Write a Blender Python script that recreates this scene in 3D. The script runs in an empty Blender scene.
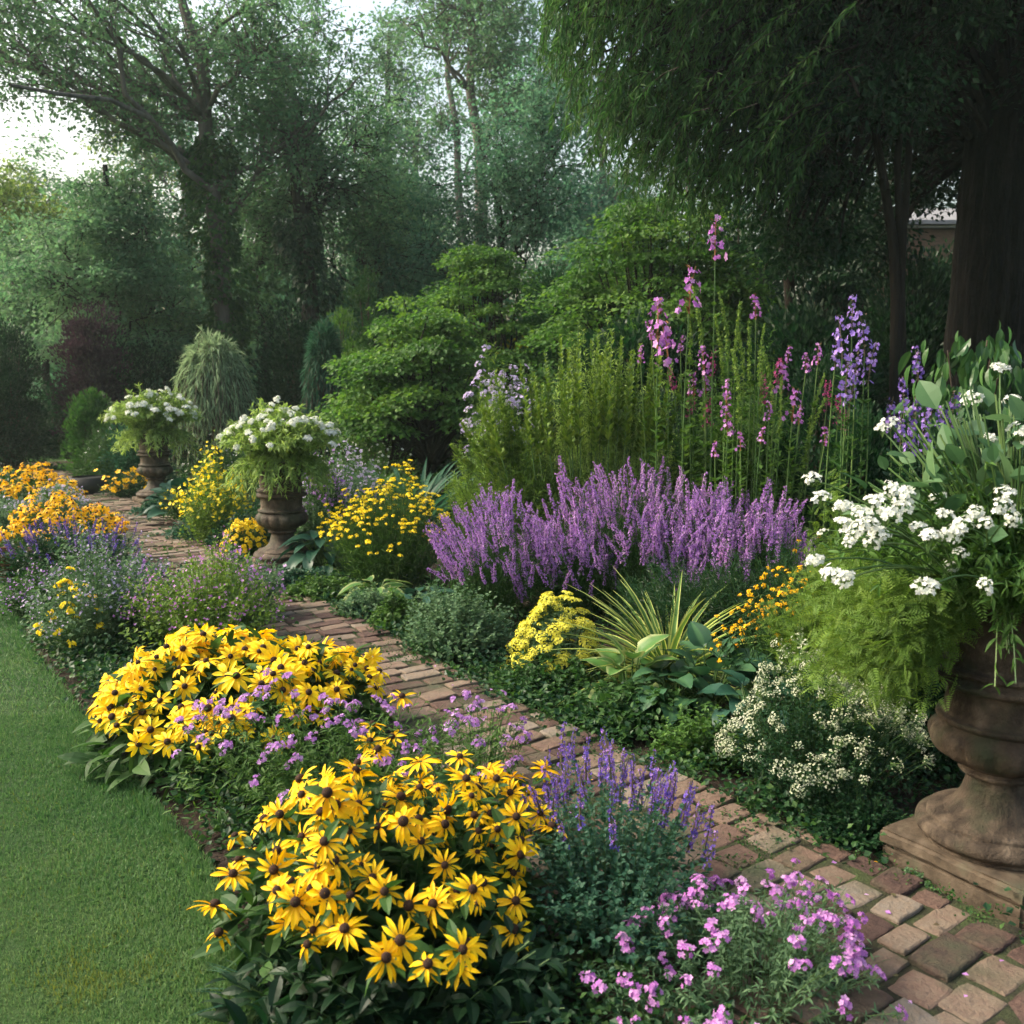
import bpy, math, numpy as np
from mathutils import Matrix, Vector, Euler
rng = np.random.default_rng(11)
R_ = math.radians
sc = bpy.context.scene
col = sc.collection

# ------------------------------------------------------------------ camera, sky, sun, exposure
F_PX, PITCH, HC = 950.0, R_(8.03), 1.5
cam = bpy.data.cameras.new('camera'); camo = bpy.data.objects.new('camera', cam); col.objects.link(camo)
camo.location = (0, 0, HC); camo.rotation_euler = (R_(90) - PITCH, 0, 0)
cam.sensor_width = 36; cam.lens = 36 * F_PX / 1024; cam.clip_start = .05; cam.clip_end = 1500
cam.dof.use_dof = True; cam.dof.focus_distance = 4.0; cam.dof.aperture_fstop = 5.0
sc.camera = camo
SUN_EL, SUN_ROT = R_(39), R_(-80)
world = bpy.data.worlds.new('World'); sc.world = world; world.use_nodes = True
wn = world.node_tree.nodes; sky = wn.new('ShaderNodeTexSky'); sky.sky_type = 'NISHITA'; sky.sun_disc = False
sky.sun_elevation = SUN_EL; sky.sun_rotation = SUN_ROT; sky.dust_density = 7.0; sky.ozone_density = .2; sky.air_density = 1.4
world.node_tree.links.new(sky.outputs[0], wn['Background'].inputs[0]); wn['Background'].inputs[1].default_value = .15
sun = bpy.data.lights.new('sun', 'SUN'); suno = bpy.data.objects.new('sun', sun); col.objects.link(suno)
sun.energy = 1.9; sun.angle = R_(16); sun.color = (1, .94, .83)
sd = Vector((math.sin(SUN_ROT) * math.cos(SUN_EL), math.cos(SUN_ROT) * math.cos(SUN_EL), math.sin(SUN_EL)))
suno.rotation_euler = sd.to_track_quat('Z', 'Y').to_euler()
sc.view_settings.view_transform = 'Standard'; sc.view_settings.look = 'None'
sc.view_settings.exposure = 1.33; sc.view_settings.gamma = 1
sc.render.engine = 'CYCLES'
cy = sc.cycles
cy.max_bounces = 7; cy.diffuse_bounces = 4; cy.glossy_bounces = 2; cy.transmission_bounces = 4; cy.transparent_max_bounces = 8
cy.volume_bounces = 1; cy.caustics_reflective = False; cy.caustics_refractive = False; cy.sample_clamp_indirect = 6
cy.use_denoising = True; cy.use_adaptive_sampling = True; cy.adaptive_threshold = .02
HAZE = .0009

# ------------------------------------------------------------------ maths helpers
def P(px, py, Y):
    v = (512 - py) / F_PX; u = (px - 512) / F_PX
    yy = math.cos(PITCH) + v * math.sin(PITCH); zz = -math.sin(PITCH) + v * math.cos(PITCH)
    return np.array([u * Y / yy, Y, HC + zz * Y / yy])
def GX(px, Y, z=0.0): return (px - 512) / F_PX * (Y * math.cos(PITCH) + (HC - z) * math.sin(PITCH))
def HZ(py, Y): return float(P(512, py, Y)[2])
def nrm(a): return a / np.maximum(np.linalg.norm(a, axis=-1, keepdims=True), 1e-9)
def frames(d, up=(0, 0, 1), roll=0.0):
    """(N,3,3) matrices whose columns are x, y = d, z = the normal nearest to up."""
    d = nrm(np.asarray(d, float)); N = len(d)
    u = np.broadcast_to(np.asarray(up, float), d.shape) + rng.normal(0, 1, d.shape) * roll
    z = nrm(u - d * np.sum(u * d, -1, keepdims=True) + 1e-6); x = np.cross(d, z)
    return np.stack([x, d, z], -1)
def facing(n):
    """(N,3,3) matrices whose z column is n, spun at random."""
    n = nrm(np.asarray(n, float)); r = rng.normal(0, 1, n.shape)
    y = nrm(r - n * np.sum(r * n, -1, keepdims=True)); x = np.cross(y, n)
    return np.stack([x, y, n], -1)

class T:                                                       # template of triangles: V, F, C = (across, along)
    def __init__(s, V, F, C=None):
        s.V = np.array(V, float).reshape(-1, 3); f = []
        for q in F:
            for i in range(1, len(q) - 1): f.append((q[0], q[i], q[i + 1]))
        s.F = np.array(f, int)
        if C is None: C = np.stack([s.V[:, 0] * 0, s.V[:, 1]], -1)
        s.C = np.array(C, float)
def merge_t(items):                                            # items: (T, 3x3, offset)
    V, F, C, k = [], [], [], 0
    for t, M, o in items:
        V.append(t.V @ np.asarray(M).T + o); F.append(t.F + k); C.append(t.C); k += len(t.V)
    r = T.__new__(T); r.V = np.concatenate(V); r.F = np.concatenate(F); r.C = np.concatenate(C); return r

class Geo:
    def __init__(s): s.V = []; s.F = []; s.A = []; s.M = []; s.k = 0
    def add(s, V, F, A, m=0):
        s.V.append(V); s.F.append(F + s.k); s.A.append(A); s.M.append(np.full(len(F), m)); s.k += len(V); return s
    def bake(s, t, pos, R, S, tint=None, m=0):
        N = len(pos)
        if N == 0: return s
        S = np.asarray(S, float)
        if S.ndim == 0: S = np.full((N, 3), float(S))
        elif S.ndim == 1: S = np.repeat(S[:, None], 3, 1)
        tv = t.V[None] * S[:, None, :]
        V = np.einsum('nij,nkj->nki', R, tv) + pos[:, None, :]
        F = t.F[None] + (np.arange(N) * len(t.V))[:, None, None]
        if tint is None: tint = rng.random(N)
        A = np.empty((N, len(t.V), 3)); A[:, :, :2] = t.C[None]; A[:, :, 2] = np.asarray(tint)[:, None]
        return s.add(V.reshape(-1, 3), F.reshape(-1, 3), A.reshape(-1, 3), m)
    def tubes(s, paths, rad, sides=3, tint=None, m=0):
        paths = np.asarray(paths, float)
        if paths.ndim == 2: paths = paths[None]
        N, K, _ = paths.shape
        rad = np.broadcast_to(np.asarray(rad, float), (N, K))
        tg = nrm(np.gradient(paths, axis=1)); ref = np.where(np.abs(tg[..., 2:3]) > .9, np.array([1., 0, 0]), np.array([0, 0, 1.]))
        # a steady reference per tube
        mean = nrm(paths[:, -1] - paths[:, 0]); r0 = np.where(np.abs(mean[:, 2:3]) > .8, np.array([[1., 0, 0]]), np.array([[0, 0, 1.]]))
        ref = np.broadcast_to(r0[:, None], tg.shape)
        a = nrm(np.cross(tg, ref)); b = np.cross(tg, a)
        th = np.arange(sides) * 2 * math.pi / sides
        V = paths[:, :, None] + rad[..., None, None] * (a[:, :, None] * np.cos(th)[:, None] + b[:, :, None] * np.sin(th)[:, None])
        i, j = np.meshgrid(np.arange(K - 1), np.arange(sides), indexing='ij'); i = i.ravel(); j = j.ravel(); j2 = (j + 1) % sides
        q = np.stack([i * sides + j, i * sides + j2, (i + 1) * sides + j2, (i + 1) * sides + j], -1)
        f = np.concatenate([q[:, [0, 1, 2]], q[:, [0, 2, 3]]])
        F = f[None] + (np.arange(N) * K * sides)[:, None, None]
        if tint is None: tint = rng.random(N)
        A = np.zeros((N, K, sides, 3)); A[..., 1] = np.linspace(0, 1, K)[None, :, None]; A[..., 2] = np.asarray(tint)[:, None, None]
        return s.add(V.reshape(-1, 3), F.reshape(-1, 3), A.reshape(-1, 3), m)
    def mesh(s, name, mats, off=(0, 0, 0), smooth=False):
        V = np.concatenate(s.V) - np.asarray(off, float); F = np.concatenate(s.F); A = np.concatenate(s.A); M = np.concatenate(s.M)
        me = bpy.data.meshes.new(name)
        me.vertices.add(len(V)); me.vertices.foreach_set('co', V.astype(np.float32).ravel())
        me.loops.add(len(F) * 3); me.loops.foreach_set('vertex_index', F.astype(np.int32).ravel())
        me.polygons.add(len(F)); me.polygons.foreach_set('loop_start', (np.arange(len(F)) * 3).astype(np.int32))
        if not isinstance(mats, (list, tuple)): mats = [mats]
        for m in mats: me.materials.append(m)
        if len(mats) > 1: me.polygons.foreach_set('material_index', M.astype(np.int32))
        me.polygons.foreach_set('use_smooth', np.full(len(F), smooth))
        at = me.attributes.new('uvt', 'FLOAT_VECTOR', 'POINT'); at.data.foreach_set('vector', A.astype(np.float32).ravel())
        me.update(calc_edges=True); return me
    def obj(s, name, mats, parent=None, off=None, smooth=False):
        if off is None: off = np.array(parent.location) if parent is not None else np.zeros(3)
        o = bpy.data.objects.new(name, s.mesh(name, mats, off, smooth)); col.objects.link(o)
        if parent is not None: o.parent = parent
        else: o.location = off
        return o

LABELS = set()
def tag(o, label, cat, group=None, kind=None):
    if label: o['label'] = label
    if cat: o['category'] = cat
    if group: o['group'] = group
    if kind: o['kind'] = kind
    return o
def thing(name, label, cat, loc, group=None):
    o = bpy.data.objects.new(name, None); col.objects.link(o); o.location = tuple(float(v) for v in loc); o.empty_display_size = .1
    return tag(o, label, cat, group)
def place(root, name, meshes, pos, R, S, child=None, child_name=None, child_off=0, label=None):
    """one child object per flower head; meshes are shared"""
    L = np.array(root.location); S = np.broadcast_to(np.asarray(S, float), (len(pos),))
    for i in range(len(pos)):
        k = int(rng.integers(len(meshes)))
        o = bpy.data.objects.new(name, meshes[k]); col.objects.link(o); o.parent = root
        o.location = tuple(pos[i] - L); o.rotation_euler = Matrix(R[i].tolist()).to_euler(); o.scale = (S[i],) * 3
        if label: o['label'] = label
        if child is not None:
            c = bpy.data.objects.new(child_name, child); col.objects.link(c); c.parent = o
def fuzz(n, s): return rng.normal(0, s, (n, 3))

# ------------------------------------------------------------------ materials
MATS = {}
def nt(name):
    m = bpy.data.materials.new(name); m.use_nodes = True; t = m.node_tree; t.nodes.clear()
    out = t.nodes.new('ShaderNodeOutputMaterial'); return m, t, out
def N_(t, kind, **k):
    n = t.nodes.new(kind)
    for a, b in k.items():
        if a == 'ins':
            for i, v in b.items(): n.inputs[i].default_value = v
        else: setattr(n, a, b)
    return n
def ramp(t, stops, fac):
    r = N_(t, 'ShaderNodeValToRGB'); e = r.color_ramp.elements
    e[0].position, e[0].color = stops[0][0], (*stops[0][1], 1); e[1].position, e[1].color = stops[-1][0], (*stops[-1][1], 1)
    for p, c in stops[1:-1]: x = e.new(p); x.color = (*c, 1)
    t.links.new(fac, r.inputs[0]); return r.outputs[0]
def leaf_mat(name, c0, c1, c2, rough=.55, trans=.35, margin=None, stripe=None, spec=.22, along=None, patch=.35):
    """tint per leaf from the stored attribute; margin / stripe colour the rim or the middle of a variegated leaf"""
    if name in MATS: return MATS[name]
    m, t, out = nt(name); at = N_(t, 'ShaderNodeAttribute', attribute_name='uvt'); sp = N_(t, 'ShaderNodeSeparateXYZ')
    t.links.new(at.outputs['Vector'], sp.inputs[0])
    tc = N_(t, 'ShaderNodeTexCoord'); no = N_(t, 'ShaderNodeTexNoise', ins={'Scale': 3.0, 'Detail': 3.0})
    t.links.new(tc.outputs['Object'], no.inputs['Vector'])
    mx = N_(t, 'ShaderNodeMix', ins={0: patch}); t.links.new(sp.outputs[2], mx.inputs[2]); t.links.new(no.outputs['Fac'], mx.inputs[3])
    c = ramp(t, [(.1, c0), (.5, c1), (.9, c2)], mx.outputs[0])
    def blend(c, colr, fac):
        b = N_(t, 'ShaderNodeMix', data_type='RGBA'); t.links.new(fac, b.inputs[0]); t.links.new(c, b.inputs[6]); b.inputs[7].default_value = (*colr, 1); return b.outputs[2]
    ab = N_(t, 'ShaderNodeMath', operation='ABSOLUTE'); t.links.new(sp.outputs[0], ab.inputs[0])
    if margin:
        g = N_(t, 'ShaderNodeMapRange', ins={1: .55, 2: .8, 3: 0, 4: 1}); t.links.new(ab.outputs[0], g.inputs[0]); c = blend(c, margin, g.outputs[0])
    if stripe:
        g = N_(t, 'ShaderNodeMapRange', ins={1: .35, 2: .15, 3: 0, 4: 1}); t.links.new(ab.outputs[0], g.inputs[0]); c = blend(c, stripe, g.outputs[0])
    if along:                                                   # colour towards the base of the petal
        g = N_(t, 'ShaderNodeMapRange', ins={1: along[1], 2: along[2], 3: 1, 4: 0}); t.links.new(sp.outputs[1], g.inputs[0]); c = blend(c, along[0], g.outputs[0])
    pb = N_(t, 'ShaderNodeBsdfPrincipled', ins={'Roughness': rough, 'Specular IOR Level': spec}); t.links.new(c, pb.inputs['Base Color'])
    if trans > 0:
        tr = N_(t, 'ShaderNodeBsdfTranslucent'); g = N_(t, 'ShaderNodeHueSaturation', ins={'Saturation': 1.1, 'Value': 1.25, 'Hue': .49}); t.links.new(c, g.inputs['Color']); t.links.new(g.outputs[0], tr.inputs[0])
        ms = N_(t, 'ShaderNodeMixShader', ins={0: trans}); t.links.new(pb.outputs[0], ms.inputs[1]); t.links.new(tr.outputs[0], ms.inputs[2]); t.links.new(ms.outputs[0], out.inputs[0])
    else: t.links.new(pb.outputs[0], out.inputs[0])
    MATS[name] = m; return m
def noise_mat(name, stops, scale=4, detail=8, rough=.9, bump=.4, bscale=None, stretch=(1, 1, 1), dist=.02, tint=0, dirt=None):
    if name in MATS: return MATS[name]
    m, t, out = nt(name); tc = N_(t, 'ShaderNodeTexCoord'); mp = N_(t, 'ShaderNodeMapping'); mp.inputs['Scale'].default_value = stretch
    t.links.new(tc.outputs['Object'], mp.inputs[0])
    no = N_(t, 'ShaderNodeTexNoise', ins={'Scale': scale, 'Detail': detail, 'Roughness': .62}); t.links.new(mp.outputs[0], no.inputs['Vector'])
    fac = no.outputs['Fac']
    if tint:
        at = N_(t, 'ShaderNodeAttribute', attribute_name='uvt'); sp = N_(t, 'ShaderNodeSeparateXYZ'); t.links.new(at.outputs['Vector'], sp.inputs[0])
        mx = N_(t, 'ShaderNodeMix', ins={0: tint}); t.links.new(fac, mx.inputs[2]); t.links.new(sp.outputs[2], mx.inputs[3]); fac = mx.outputs[0]
    c = ramp(t, stops, fac)
    if dirt:                                                     # colour, scale, low, high
        n2 = N_(t, 'ShaderNodeTexNoise', ins={'Scale': dirt[1], 'Detail': 6.0}); t.links.new(tc.outputs['Object'], n2.inputs['Vector'])
        g = N_(t, 'ShaderNodeMapRange', ins={1: dirt[2], 2: dirt[3]}); t.links.new(n2.outputs['Fac'], g.inputs[0])
        b = N_(t, 'ShaderNodeMix', data_type='RGBA'); t.links.new(g.outputs[0], b.inputs[0]); t.links.new(c, b.inputs[6]); b.inputs[7].default_value = (*dirt[0], 1); c = b.outputs[2]
    pb = N_(t, 'ShaderNodeBsdfPrincipled', ins={'Roughness': rough, 'Specular IOR Level': .25}); t.links.new(c, pb.inputs['Base Color'])
    nb = N_(t, 'ShaderNodeTexNoise', ins={'Scale': bscale or scale * 3, 'Detail': 8.0, 'Roughness': .65}); t.links.new(mp.outputs[0], nb.inputs['Vector'])
    bp = N_(t, 'ShaderNodeBump', ins={'Strength': bump, 'Distance': dist}); t.links.new(nb.outputs['Fac'], bp.inputs['Height']); t.links.new(bp.outputs[0], pb.inputs['Normal'])
    t.links.new(pb.outputs[0], out.inputs[0]); MATS[name] = m; return m

G_mid = leaf_mat('leaf_mid', (.018, .055, .016), (.032, .09, .02), (.06, .13, .028))
G_dark = leaf_mat('leaf_dark', (.006, .022, .010), (.011, .036, .014), (.022, .058, .020), rough=.45)
G_deep = leaf_mat('leaf_deep', (.010, .036, .016), (.018, .058, .022), (.034, .085, .028), rough=.4)
G_lime = leaf_mat('leaf_lime', (.07, .14, .025), (.13, .23, .04), (.22, .32, .06))
G_fresh = leaf_mat('leaf_fresh', (.035, .09, .018), (.06, .14, .025), (.11, .20, .04))
G_grey = leaf_mat('leaf_grey_green', (.05, .11, .05), (.09, .17, .08), (.15, .24, .12), rough=.65, spec=.2)
G_blue = leaf_mat('leaf_blue_green', (.018, .06, .035), (.03, .09, .05), (.06, .14, .08), rough=.5)
G_maple = leaf_mat('leaf_maple', (.03, .085, .02), (.06, .15, .03), (.14, .25, .045), trans=.45)
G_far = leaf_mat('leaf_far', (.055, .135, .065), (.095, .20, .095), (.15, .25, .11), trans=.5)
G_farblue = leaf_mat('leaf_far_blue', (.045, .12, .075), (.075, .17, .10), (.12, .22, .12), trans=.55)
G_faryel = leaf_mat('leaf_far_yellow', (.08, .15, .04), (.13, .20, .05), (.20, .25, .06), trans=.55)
G_willow = leaf_mat('leaf_willow', (.022, .072, .02), (.04, .11, .028), (.085, .165, .04), trans=.45)
G_red = leaf_mat('leaf_dark_red', (.02, .012, .018), (.035, .018, .026), (.06, .03, .04))
STEM = leaf_mat('stem_green', (.035, .08, .025), (.06, .12, .03), (.10, .16, .045), trans=0)
STEM_R = leaf_mat('stem_red', (.05, .045, .03), (.08, .06, .035), (.10, .10, .05), trans=0)
TWIG = leaf_mat('twig_brown', (.04, .03, .022), (.06, .045, .032), (.09, .07, .05), trans=0, rough=.8)
YEL = leaf_mat('petal_yellow', (.78, .42, .003), (.86, .54, .005), (.92, .66, .010), rough=.55, trans=.3, spec=.2, along=((.72, .33, .002), .0, .45))
YELP = leaf_mat('petal_light_yellow', (.82, .62, .01), (.90, .72, .03), (.92, .80, .08), rough=.55, trans=.3, spec=.2)
ORG = leaf_mat('petal_orange', (.66, .30, .004), (.80, .44, .006), (.85, .56, .012), rough=.55, trans=.3, spec=.2)
SED = leaf_mat('petal_sulphur', (.52, .50, .05), (.68, .64, .08), (.80, .76, .16), rough=.7, trans=.2, spec=.1)
PUR = leaf_mat('petal_purple', (.24, .10, .38), (.38, .19, .52), (.54, .34, .66), rough=.6, trans=.3, spec=.1)
MAG = leaf_mat('petal_magenta', (.34, .14, .42), (.48, .25, .56), (.64, .42, .68), rough=.6, trans=.3, spec=.1)
PNK = leaf_mat('petal_pink_lilac', (.38, .12, .42), (.52, .22, .54), (.70, .42, .67), rough=.6, trans=.3, spec=.1)
BLU = leaf_mat('petal_violet_blue', (.09, .06, .34), (.14, .09, .45), (.24, .16, .55), rough=.6, trans=.3, spec=.1)
LAV = leaf_mat('petal_lavender', (.34, .28, .46), (.45, .38, .56), (.58, .52, .68), rough=.6, trans=.3, spec=.1)
WHT = leaf_mat('petal_white', (.58, .62, .50), (.70, .72, .66), (.78, .79, .76), rough=.6, trans=.3, spec=.1)
CRM = leaf_mat('petal_cream', (.24, .30, .18), (.38, .42, .28), (.55, .56, .44), rough=.6, trans=.2, spec=.1)
CONE = noise_mat('flower_centre', [(.3, (.012, .006, .004)), (.7, (.05, .022, .010))], scale=300, rough=.85, bump=.9, bscale=500, dist=.002)
SOIL = noise_mat('soil', [(.3, (.018, .012, .008)), (.55, (.04, .027, .018)), (.75, (.07, .05, .033))], scale=14, rough=.95, bump=1, bscale=45, dist=.03)
FLOORM = noise_mat('woodland_floor', [(.3, (.015, .02, .008)), (.5, (.03, .04, .014)), (.75, (.05, .055, .02))], scale=1.5, rough=.95, bump=1, bscale=20, dist=.04)
LAWNM = noise_mat('lawn_turf', [(.3, (.018, .05, .012)), (.5, (.03, .075, .016)), (.72, (.055, .105, .02))], scale=1.3, rough=.9, bump=1, bscale=160, dist=.02)
GRASS = leaf_mat('grass_blade', (.036, .105, .034), (.072, .165, .052), (.17, .26, .10), trans=.3, patch=.3, rough=.55)
GRASSY = leaf_mat('grass_blade_yellow', (.08, .14, .03), (.13, .18, .035), (.20, .23, .05), trans=.3)
STONE = noise_mat('urn_stone', [(.25, (.016, .011, .008)), (.42, (.042, .030, .020)), (.58, (.092, .068, .046)), (.8, (.21, .165, .12))], scale=13, stretch=(1, 1, .7), rough=.66, bump=1, bscale=85, dist=.012, dirt=((.03, .038, .018), 7, .52, .7))
STONE2 = noise_mat('plinth_stone', [(.25, (.03, .023, .016)), (.45, (.075, .056, .037)), (.65, (.13, .10, .07)), (.8, (.20, .165, .125))], scale=14, rough=.9, bump=.6, bscale=30, dist=.012, dirt=((.045, .055, .03), 7, .56, .72))
BRICK = noise_mat('path_brick', [(.18, (.042, .026, .023)), (.34, (.09, .054, .042)), (.5, (.145, .095, .070)), (.66, (.18, .138, .100)), (.86, (.19, .17, .143))], scale=26, rough=.85, bump=1, bscale=70, dist=.012, tint=.55, dirt=((.055, .065, .035), 5, .5, .72))
BARK = noise_mat('bark', [(.3, (.006, .0045, .0035)), (.5, (.016, .012, .009)), (.7, (.034, .026, .019))], scale=5, rough=.95, bump=1, bscale=14, stretch=(1, 1, .18), dist=.06)
BARKL = noise_mat('bark_pale', [(.3, (.05, .043, .037)), (.5, (.10, .088, .077)), (.7, (.17, .15, .13))], scale=5, rough=.95, bump=.8, bscale=16, stretch=(1, 1, .2), dist=.03)
TERRA = noise_mat('terracotta', [(.3, (.10, .04, .022)), (.7, (.22, .095, .05))], scale=8, rough=.85, bump=.3)
POTD = noise_mat('dark_glaze', [(.3, (.004, .0045, .005)), (.7, (.012, .012, .012))], scale=6, rough=.75, bump=.1)

# ------------------------------------------------------------------ templates
LEAF4 = T([(0, 0, 0), (.28, .42, .06), (0, 1, -.05), (-.28, .42, .06)], [(0, 1, 2), (0, 2, 3)], [(0, 0), (1, .4), (0, 1), (-1, .4)])
LEAFW = T([(0, 0, 0), (.42, .45, .08), (0, 1, -.08), (-.42, .45, .08)], [(0, 1, 2), (0, 2, 3)], [(0, 0), (1, .4), (0, 1), (-1, .4)])
NARROW = T([(0, 0, 0), (.07, .4, .02), (0, 1, -.08), (-.07, .4, .02)], [(0, 1, 2), (0, 2, 3)], [(0, 0), (1, .4), (0, 1), (-1, .4)])
def make_leaf(w, n=5, droop=.25, fold=.25, peak=.4, wav=0, base=.0, cols=2):
    """long leaf with a folded midrib, n stations, cols strips on either side"""
    V, C, Fc = [], [], []
    for i in range(n + 1):
        t = i / n
        wd = w * (math.sin(math.pi * t ** (math.log(.5) / math.log(peak))) ** .8 if 0 < t < 1 else 0) + base * w * (1 - t) * (t == 0)
        for j in range(-cols, cols + 1):
            u = j / cols
            V.append((u * wd, t - .15 * droop * t * t, -droop * t * t + fold * abs(u) * wd + wav * w * math.sin(t * 17 + j) * abs(u))); C.append((u, t))
    k = 2 * cols + 1
    for i in range(n):
        for j in range(k - 1): Fc.append((i * k + j, i * k + j + 1, (i + 1) * k + j + 1, (i + 1) * k + j))
    return T(V, Fc, C)
LEAF_L = make_leaf(.19, 5, .28, .3, .42, cols=1)                  # broad lance, near plants
LEAF_O = make_leaf(.30, 4, .15, .25, .45, cols=1)                 # oval
LANCE = make_leaf(.11, 5, .35, .3, .4, cols=1)
FROND = merge_t([(LEAFW, np.array(Matrix.Rotation(sg * 1.0, 3, 'Z')) @ np.diag([.09, .38 * (1.15 - t) + .05, .2]), (0, t, -.15 * t * t)) for t in np.linspace(.12, .98, 7) for sg in (-1, 1)])
HOSTA = make_leaf(.37, 8, .42, .28, .36, wav=.05, cols=3)
HOSTA_N = make_leaf(.26, 7, .5, .3, .40, wav=.05, cols=2)
BLADE = make_leaf(.022, 7, .75, .5, .3, cols=1)
BLADEW = make_leaf(.032, 7, .55, .6, .3, cols=1)
MAPLE = merge_t([(LEAF4, Matrix.Rotation(a, 3, 'Z') @ Matrix.Diagonal((.8, l, 1)), (0, 0, 0)) for a, l in ((0, 1), (.75, .85), (-.75, .85), (1.6, .55), (-1.6, .55))])
def floret(n=5, w=.55, cup=.25, l=1.0):
    pet = T([(0, 0, 0), (w * .5, .6, cup * .6), (0, 1, cup * .8), (-w * .5, .6, cup * .6)], [(0, 1, 2, 3)], [(0, 0), (1, .6), (0, 1), (-1, .6)])
    return merge_t([(pet, np.array(Matrix.Rotation(2 * math.pi * k / n, 3, 'Z')) * l, (0, 0, 0)) for k in range(n)])
FLO5, FLO4, FLO3 = floret(5, .75), floret(4, .85), floret(3, .9, .5)
FLO8 = floret(8, .42, .1)

def small_mesh(name, items, mats):
    g = Geo()
    for t, p, R, S, m in items: g.bake(t, p, R, S, None, m)
    return g.mesh(name, mats)
def rand_dirs(n, zmin=-1, zmax=1):
    z = rng.uniform(zmin, zmax, n); a = rng.uniform(0, 6.283, n); r = np.sqrt(1 - z * z); return np.stack([r * np.cos(a), r * np.sin(a), z], -1)
def daisy_meshes(k, mat, R=.05, droop=.35, nmin=11, nmax=14, wid=.165, cone=None):
    """rayed flower lying in xy, radius R; with cone material: the centre is in the same mesh"""
    pet = make_leaf(wid, 4, droop, .35, .55, base=.25, cols=1); out = []
    for _ in range(k):
        n = int(rng.integers(nmin, nmax + 1)); a = np.arange(n) * 2 * math.pi / n + rng.normal(0, .09, n)
        d = np.stack([np.cos(a), np.sin(a), rng.normal(.08, .16, n)], -1); S = R * rng.uniform(.82, 1.08, n)
        g = Geo(); g.bake(pet, d * R * .12, frames(d, (0, 0, 1), .18), np.stack([S, S, S], -1))
        mats = [mat]
        if cone: lathe(g, [(.17 * R, -.02 * R), (.20 * R, .07 * R), (.12 * R, .20 * R), (.001, .24 * R)], 7, m=1); mats = [mat, cone]
        out.append(g.mesh('flower_head', mats))
    return out
def lathe(g, prof, seg=32, c=(0, 0, 0), mod=None, m=0, tint=.5):
    prof = np.array(prof, float); K = len(prof); th = np.arange(seg) * 2 * math.pi / seg
    r = np.repeat(prof[:, :1], seg, 1)
    if mod is not None: r = r * mod(prof[:, 1][:, None], th[None])
    V = np.stack([r * np.cos(th) + c[0], r * np.sin(th) + c[1], np.repeat(prof[:, 1:2], seg, 1) + c[2]], -1).reshape(-1, 3)
    i, j = np.meshgrid(np.arange(K - 1), np.arange(seg), indexing='ij'); i = i.ravel(); j = j.ravel(); j2 = (j + 1) % seg
    q = np.stack([i * seg + j, i * seg + j2, (i + 1) * seg + j2, (i + 1) * seg + j], -1)
    A = np.zeros((len(V), 3)); A[:, 2] = tint
    g.add(V, np.concatenate([q[:, [0, 1, 2]], q[:, [0, 2, 3]]]), A, m)
def smooth_prof(p, n=6):
    """Catmull-Rom through the profile points"""
    p = np.array(p, float); out = []
    q = np.vstack([p[0], p, p[-1]])
    for i in range(1, len(q) - 2):
        for t in np.linspace(0, 1, n, endpoint=False):
            a, b, c, d = q[i - 1], q[i], q[i + 1], q[i + 2]
            out.append(.5 * ((2 * b) + (-a + c) * t + (2 * a - 5 * b + 4 * c - d) * t * t + (-a + 3 * b - 3 * c + d) * t ** 3))
    out.append(p[-1]); out = np.array(out); out[:, 0] = np.maximum(out[:, 0], .0005); return out
def spike_meshes(k, mat, L=.26, r=.020, n=60, fl=.011, t=FLO3, calyx=STEM_R, taper=.55, gap=0, mix=None):
    """flower spike standing on z, base at the origin"""
    out = []
    for _ in range(k):
        g = Geo(); Z = np.sort(rng.random(n)) ** .9 * L; rr = r * (1 - taper * Z / L) * rng.uniform(.6, 1.1, n)
        a = rng.uniform(0, 6.283, n); d = np.stack([np.cos(a), np.sin(a), np.full(n, .25)], -1)
        bend = np.stack([(Z / L) ** 2 * .04 * L / .26, np.zeros(n), np.zeros(n)], -1)
        p = np.stack([np.cos(a) * rr, np.sin(a) * rr, Z], -1) + bend
        keep = rng.random(n) > gap
        g.bake(t, p[keep], facing(nrm(d + fuzz(n, .35)))[keep], (fl * rng.uniform(.7, 1.2, n) * (1 - .35 * Z / L))[keep], None, 0)
        if mix: 
            q = rng.random(n) < .35; g.bake(t, p[q] * .98, facing(nrm(d + fuzz(n, .5)))[q], fl * .8, None, 2)
        ax = np.stack([np.linspace(0, 1, 5) ** 2 * .04 * L / .26, np.zeros(5), np.linspace(0, L, 5)], -1)
        g.tubes(ax, np.linspace(.0025, .001, 5) * (1 + r * 20), 4, None, 1)
        nc = n // 2; a = rng.uniform(0, 6.283, nc); z = rng.random(nc) * L; rc = r * .55
        g.bake(LEAF4, np.stack([np.cos(a) * .002, np.sin(a) * .002, z], -1), frames(np.stack([np.cos(a), np.sin(a), np.full(nc, .8)], -1)), rc, None, 1)
        out.append(g.mesh('flower_spike', [mat, calyx] + ([mix] if mix else [])))
    return out
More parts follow.
